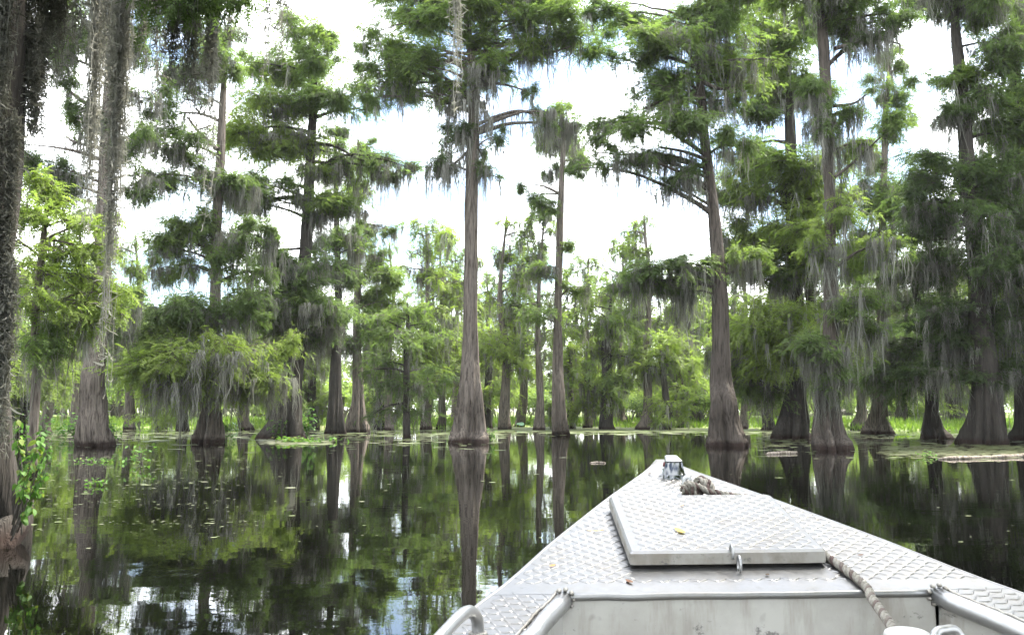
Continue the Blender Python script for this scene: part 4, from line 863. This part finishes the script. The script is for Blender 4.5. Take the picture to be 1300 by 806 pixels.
ce = Geo(); tube(ce, resample(np.array([(.665, 3.38, float(zd(.665, 3.38)) - .01), (.665, 3.39, float(zd(.665, 3.38)) + .05), (.683, 3.39, float(zd(.683, 3.38)) + .052), (.685, 3.38, float(zd(.685, 3.38)) - .01)]), 20), .011, 8); part(ce, 'bow_eye', M['alu_pipe'], None, True)

# ------------------------------------------------------------------ rope
def twisted(g_, path, R, pitch=.05, n=None, phase=0):
    P = np.asarray(path, float); L = np.concatenate([[0], np.cumsum(np.linalg.norm(np.diff(P, axis=0), axis=1))]); n = n or int(L[-1] / pitch * 9) + 8
    s_ = np.linspace(0, L[-1], n); Q = np.stack([np.interp(s_, L, P[:, k]) for k in range(3)], -1); d, a, b = frames(Q)
    for k in range(3):
        th = s_ / pitch * 2 * math.pi + k * 2.094 + phase
        tube(g_, Q + R * .52 * (a * np.cos(th)[:, None] + b * np.sin(th)[:, None]), R * .56, 6, tint=(1.0 if k == 0 else .05))
rp = Geo(); zz = lambda x, y, o: float(zd(x, y)) + o
RO = np.array([.72, 3.4, zz(.72, 3.4, 0)])
path = [(.966, 2.62, zz(.966, 2.62, .014)), (.95, 2.72, zz(.95, 2.72, .014)), (.946, 2.95, zz(.946, 2.95, .014)), (.95, 3.17, zz(.95, 3.17, .014)), (.90, 3.255, zz(.9, 3.255, .016)), (.83, 3.28, zz(.83, 3.28, .018)), (.76, 3.32, zz(.76, 3.32, .022))]
fore = resample(np.array([(.915, 2.09, .69), (.935, 2.2, .722), (.962, 2.38, .752), (.982, 2.475, .768)] + [p_ for p_ in path]), 90)
twisted(rp, fore, .0125, .055)
a = np.linspace(0, 2 * math.pi, 150)                                # the knot: a stopper of loops on the bow eye
kx = .70 + .045 * np.cos(2 * a) + .018 * np.cos(5 * a + 1); ky = 3.335 + .022 * np.sin(3 * a) + .012 * np.cos(a); kz = .034 + .02 * np.sin(5 * a) + .01 * np.cos(2 * a)
twisted(rp, np.stack([kx, ky, zd(kx, ky) + kz], -1), .0115, .055)
kx = .705 + .05 * np.sin(a + .5) ; ky = 3.33 + .022 * np.cos(3 * a); kz = .03 + .026 * np.sin(4 * a)
twisted(rp, np.stack([kx, ky, zd(kx, ky) + kz], -1), .0115, .055)
a = np.linspace(0, 4 * math.pi, 120); twisted(rp, np.stack([.905 + .06 * np.cos(a), 2.05 + .06 * np.sin(a), .69 - .022 * a / 6.28], -1), .0125, .055)
tag(rp.build('mooring_rope', M['rope'], None, tuple(RO), True), 'weathered twisted rope knotted at the bow and run past the hatch to the white post', 'rope')

# ------------------------------------------------------------------ fallen leaves on the deck
def fallen(label, x, y, zf, L, wd, rz, tint, curl=.15):
    g_ = Geo(); xs = np.linspace(-.5, .5, 9); V = []
    for x_ in xs:
        w_ = wd * math.cos(math.pi * x_) ** .7 if abs(x_) < .499 else 0
        for q in (-1, 0, 1): V.append((x_ * L, q * w_ * L, .0045 + curl * L * (x_ ** 2 + abs(q) * .12)))
    V = np.array(V); c_, s_ = math.cos(rz), math.sin(rz); W_ = V.copy(); W_[:, 0] = V[:, 0] * c_ - V[:, 1] * s_ + x; W_[:, 1] = V[:, 0] * s_ + V[:, 1] * c_ + y; W_[:, 2] += zf(W_[:, 0], W_[:, 1])
    Q = [[i * 3 + j, i * 3 + j + 1, i * 3 + j + 4, i * 3 + j + 3] for i in range(8) for j in range(2)]; g_.quads(W_, Q, tint)
    tag(g_.build('fallen_leaf', M['fallen_leaf'], None, (x, y, float(zf(x, y)))), label, 'leaf')
def on(px, py, lift=0.0):
    Y = F * (1 - lift) / ((py - 522) + 223); return (px - 650) * Y / F, Y
for (lab, px, py, lift, L, wd, rz, tn) in (('yellow oblong fallen leaf lying on the hatch lid', 859, 671, .05, .055, .2, 2.0, 1.0), ('thin orange leaf strip on the deck left of the hatch', 754, 670, 0, .06, .06, .1, .8),
        ('small reddish leaf on the deck outside the left gunwale pipe\'s end', 700, 711, 0, .022, .3, .6, .6), ('curled brown leaf at the deck break below the hatch', 795, 731, 0, .03, .25, 2.2, .12), ('tiny orange crumb of leaf on the hatch lid', 862, 640, .05, .014, .35, .4, .6),
        ('dark leaf scrap on the deck right of the rope', 1082, 703, 0, .022, .25, .4, .05), ('dark leaf scrap on the deck left of the bow light', 822, 601, 0, .02, .3, 1.0, .02), ('black leaf scrap below the hatch rim near the rope', 966, 725, 0, .016, .35, .8, .0)):
    x_, y_ = on(px, py, lift); fallen(lab, x_, y_, hz if lift else zd, L, wd, rz, tn)


# ------------------------------------------------------------------ thin haze volume added to lift the darks like lens veil
hz_ = Geo(); b8 = np.array([[x, y, z] for z in (-3, 36) for y in (-90, 720) for x in (-520, 520)], float)
hz_.quads(b8, [[0, 2, 3, 1], [4, 5, 7, 6], [0, 1, 5, 4], [2, 6, 7, 3], [0, 4, 6, 2], [1, 3, 7, 5]])
hm = bpy.data.materials.new('veil_haze'); hm.use_nodes = True; ht = hm.node_tree; ht.nodes.clear()
ho = N(ht, 'ShaderNodeOutputMaterial'); hv = N(ht, 'ShaderNodeVolumePrincipled'); hv.inputs['Density'].default_value = 0.0002; hv.inputs['Color'].default_value = (.97, .98, 1, 1)
ht.links.new(hv.outputs[0], ho.inputs['Volume'])
hob = hz_.build('haze', hm); tag(hob, 'thin pale haze added over the swamp to lift its darks', 'haze', kind='stuff')
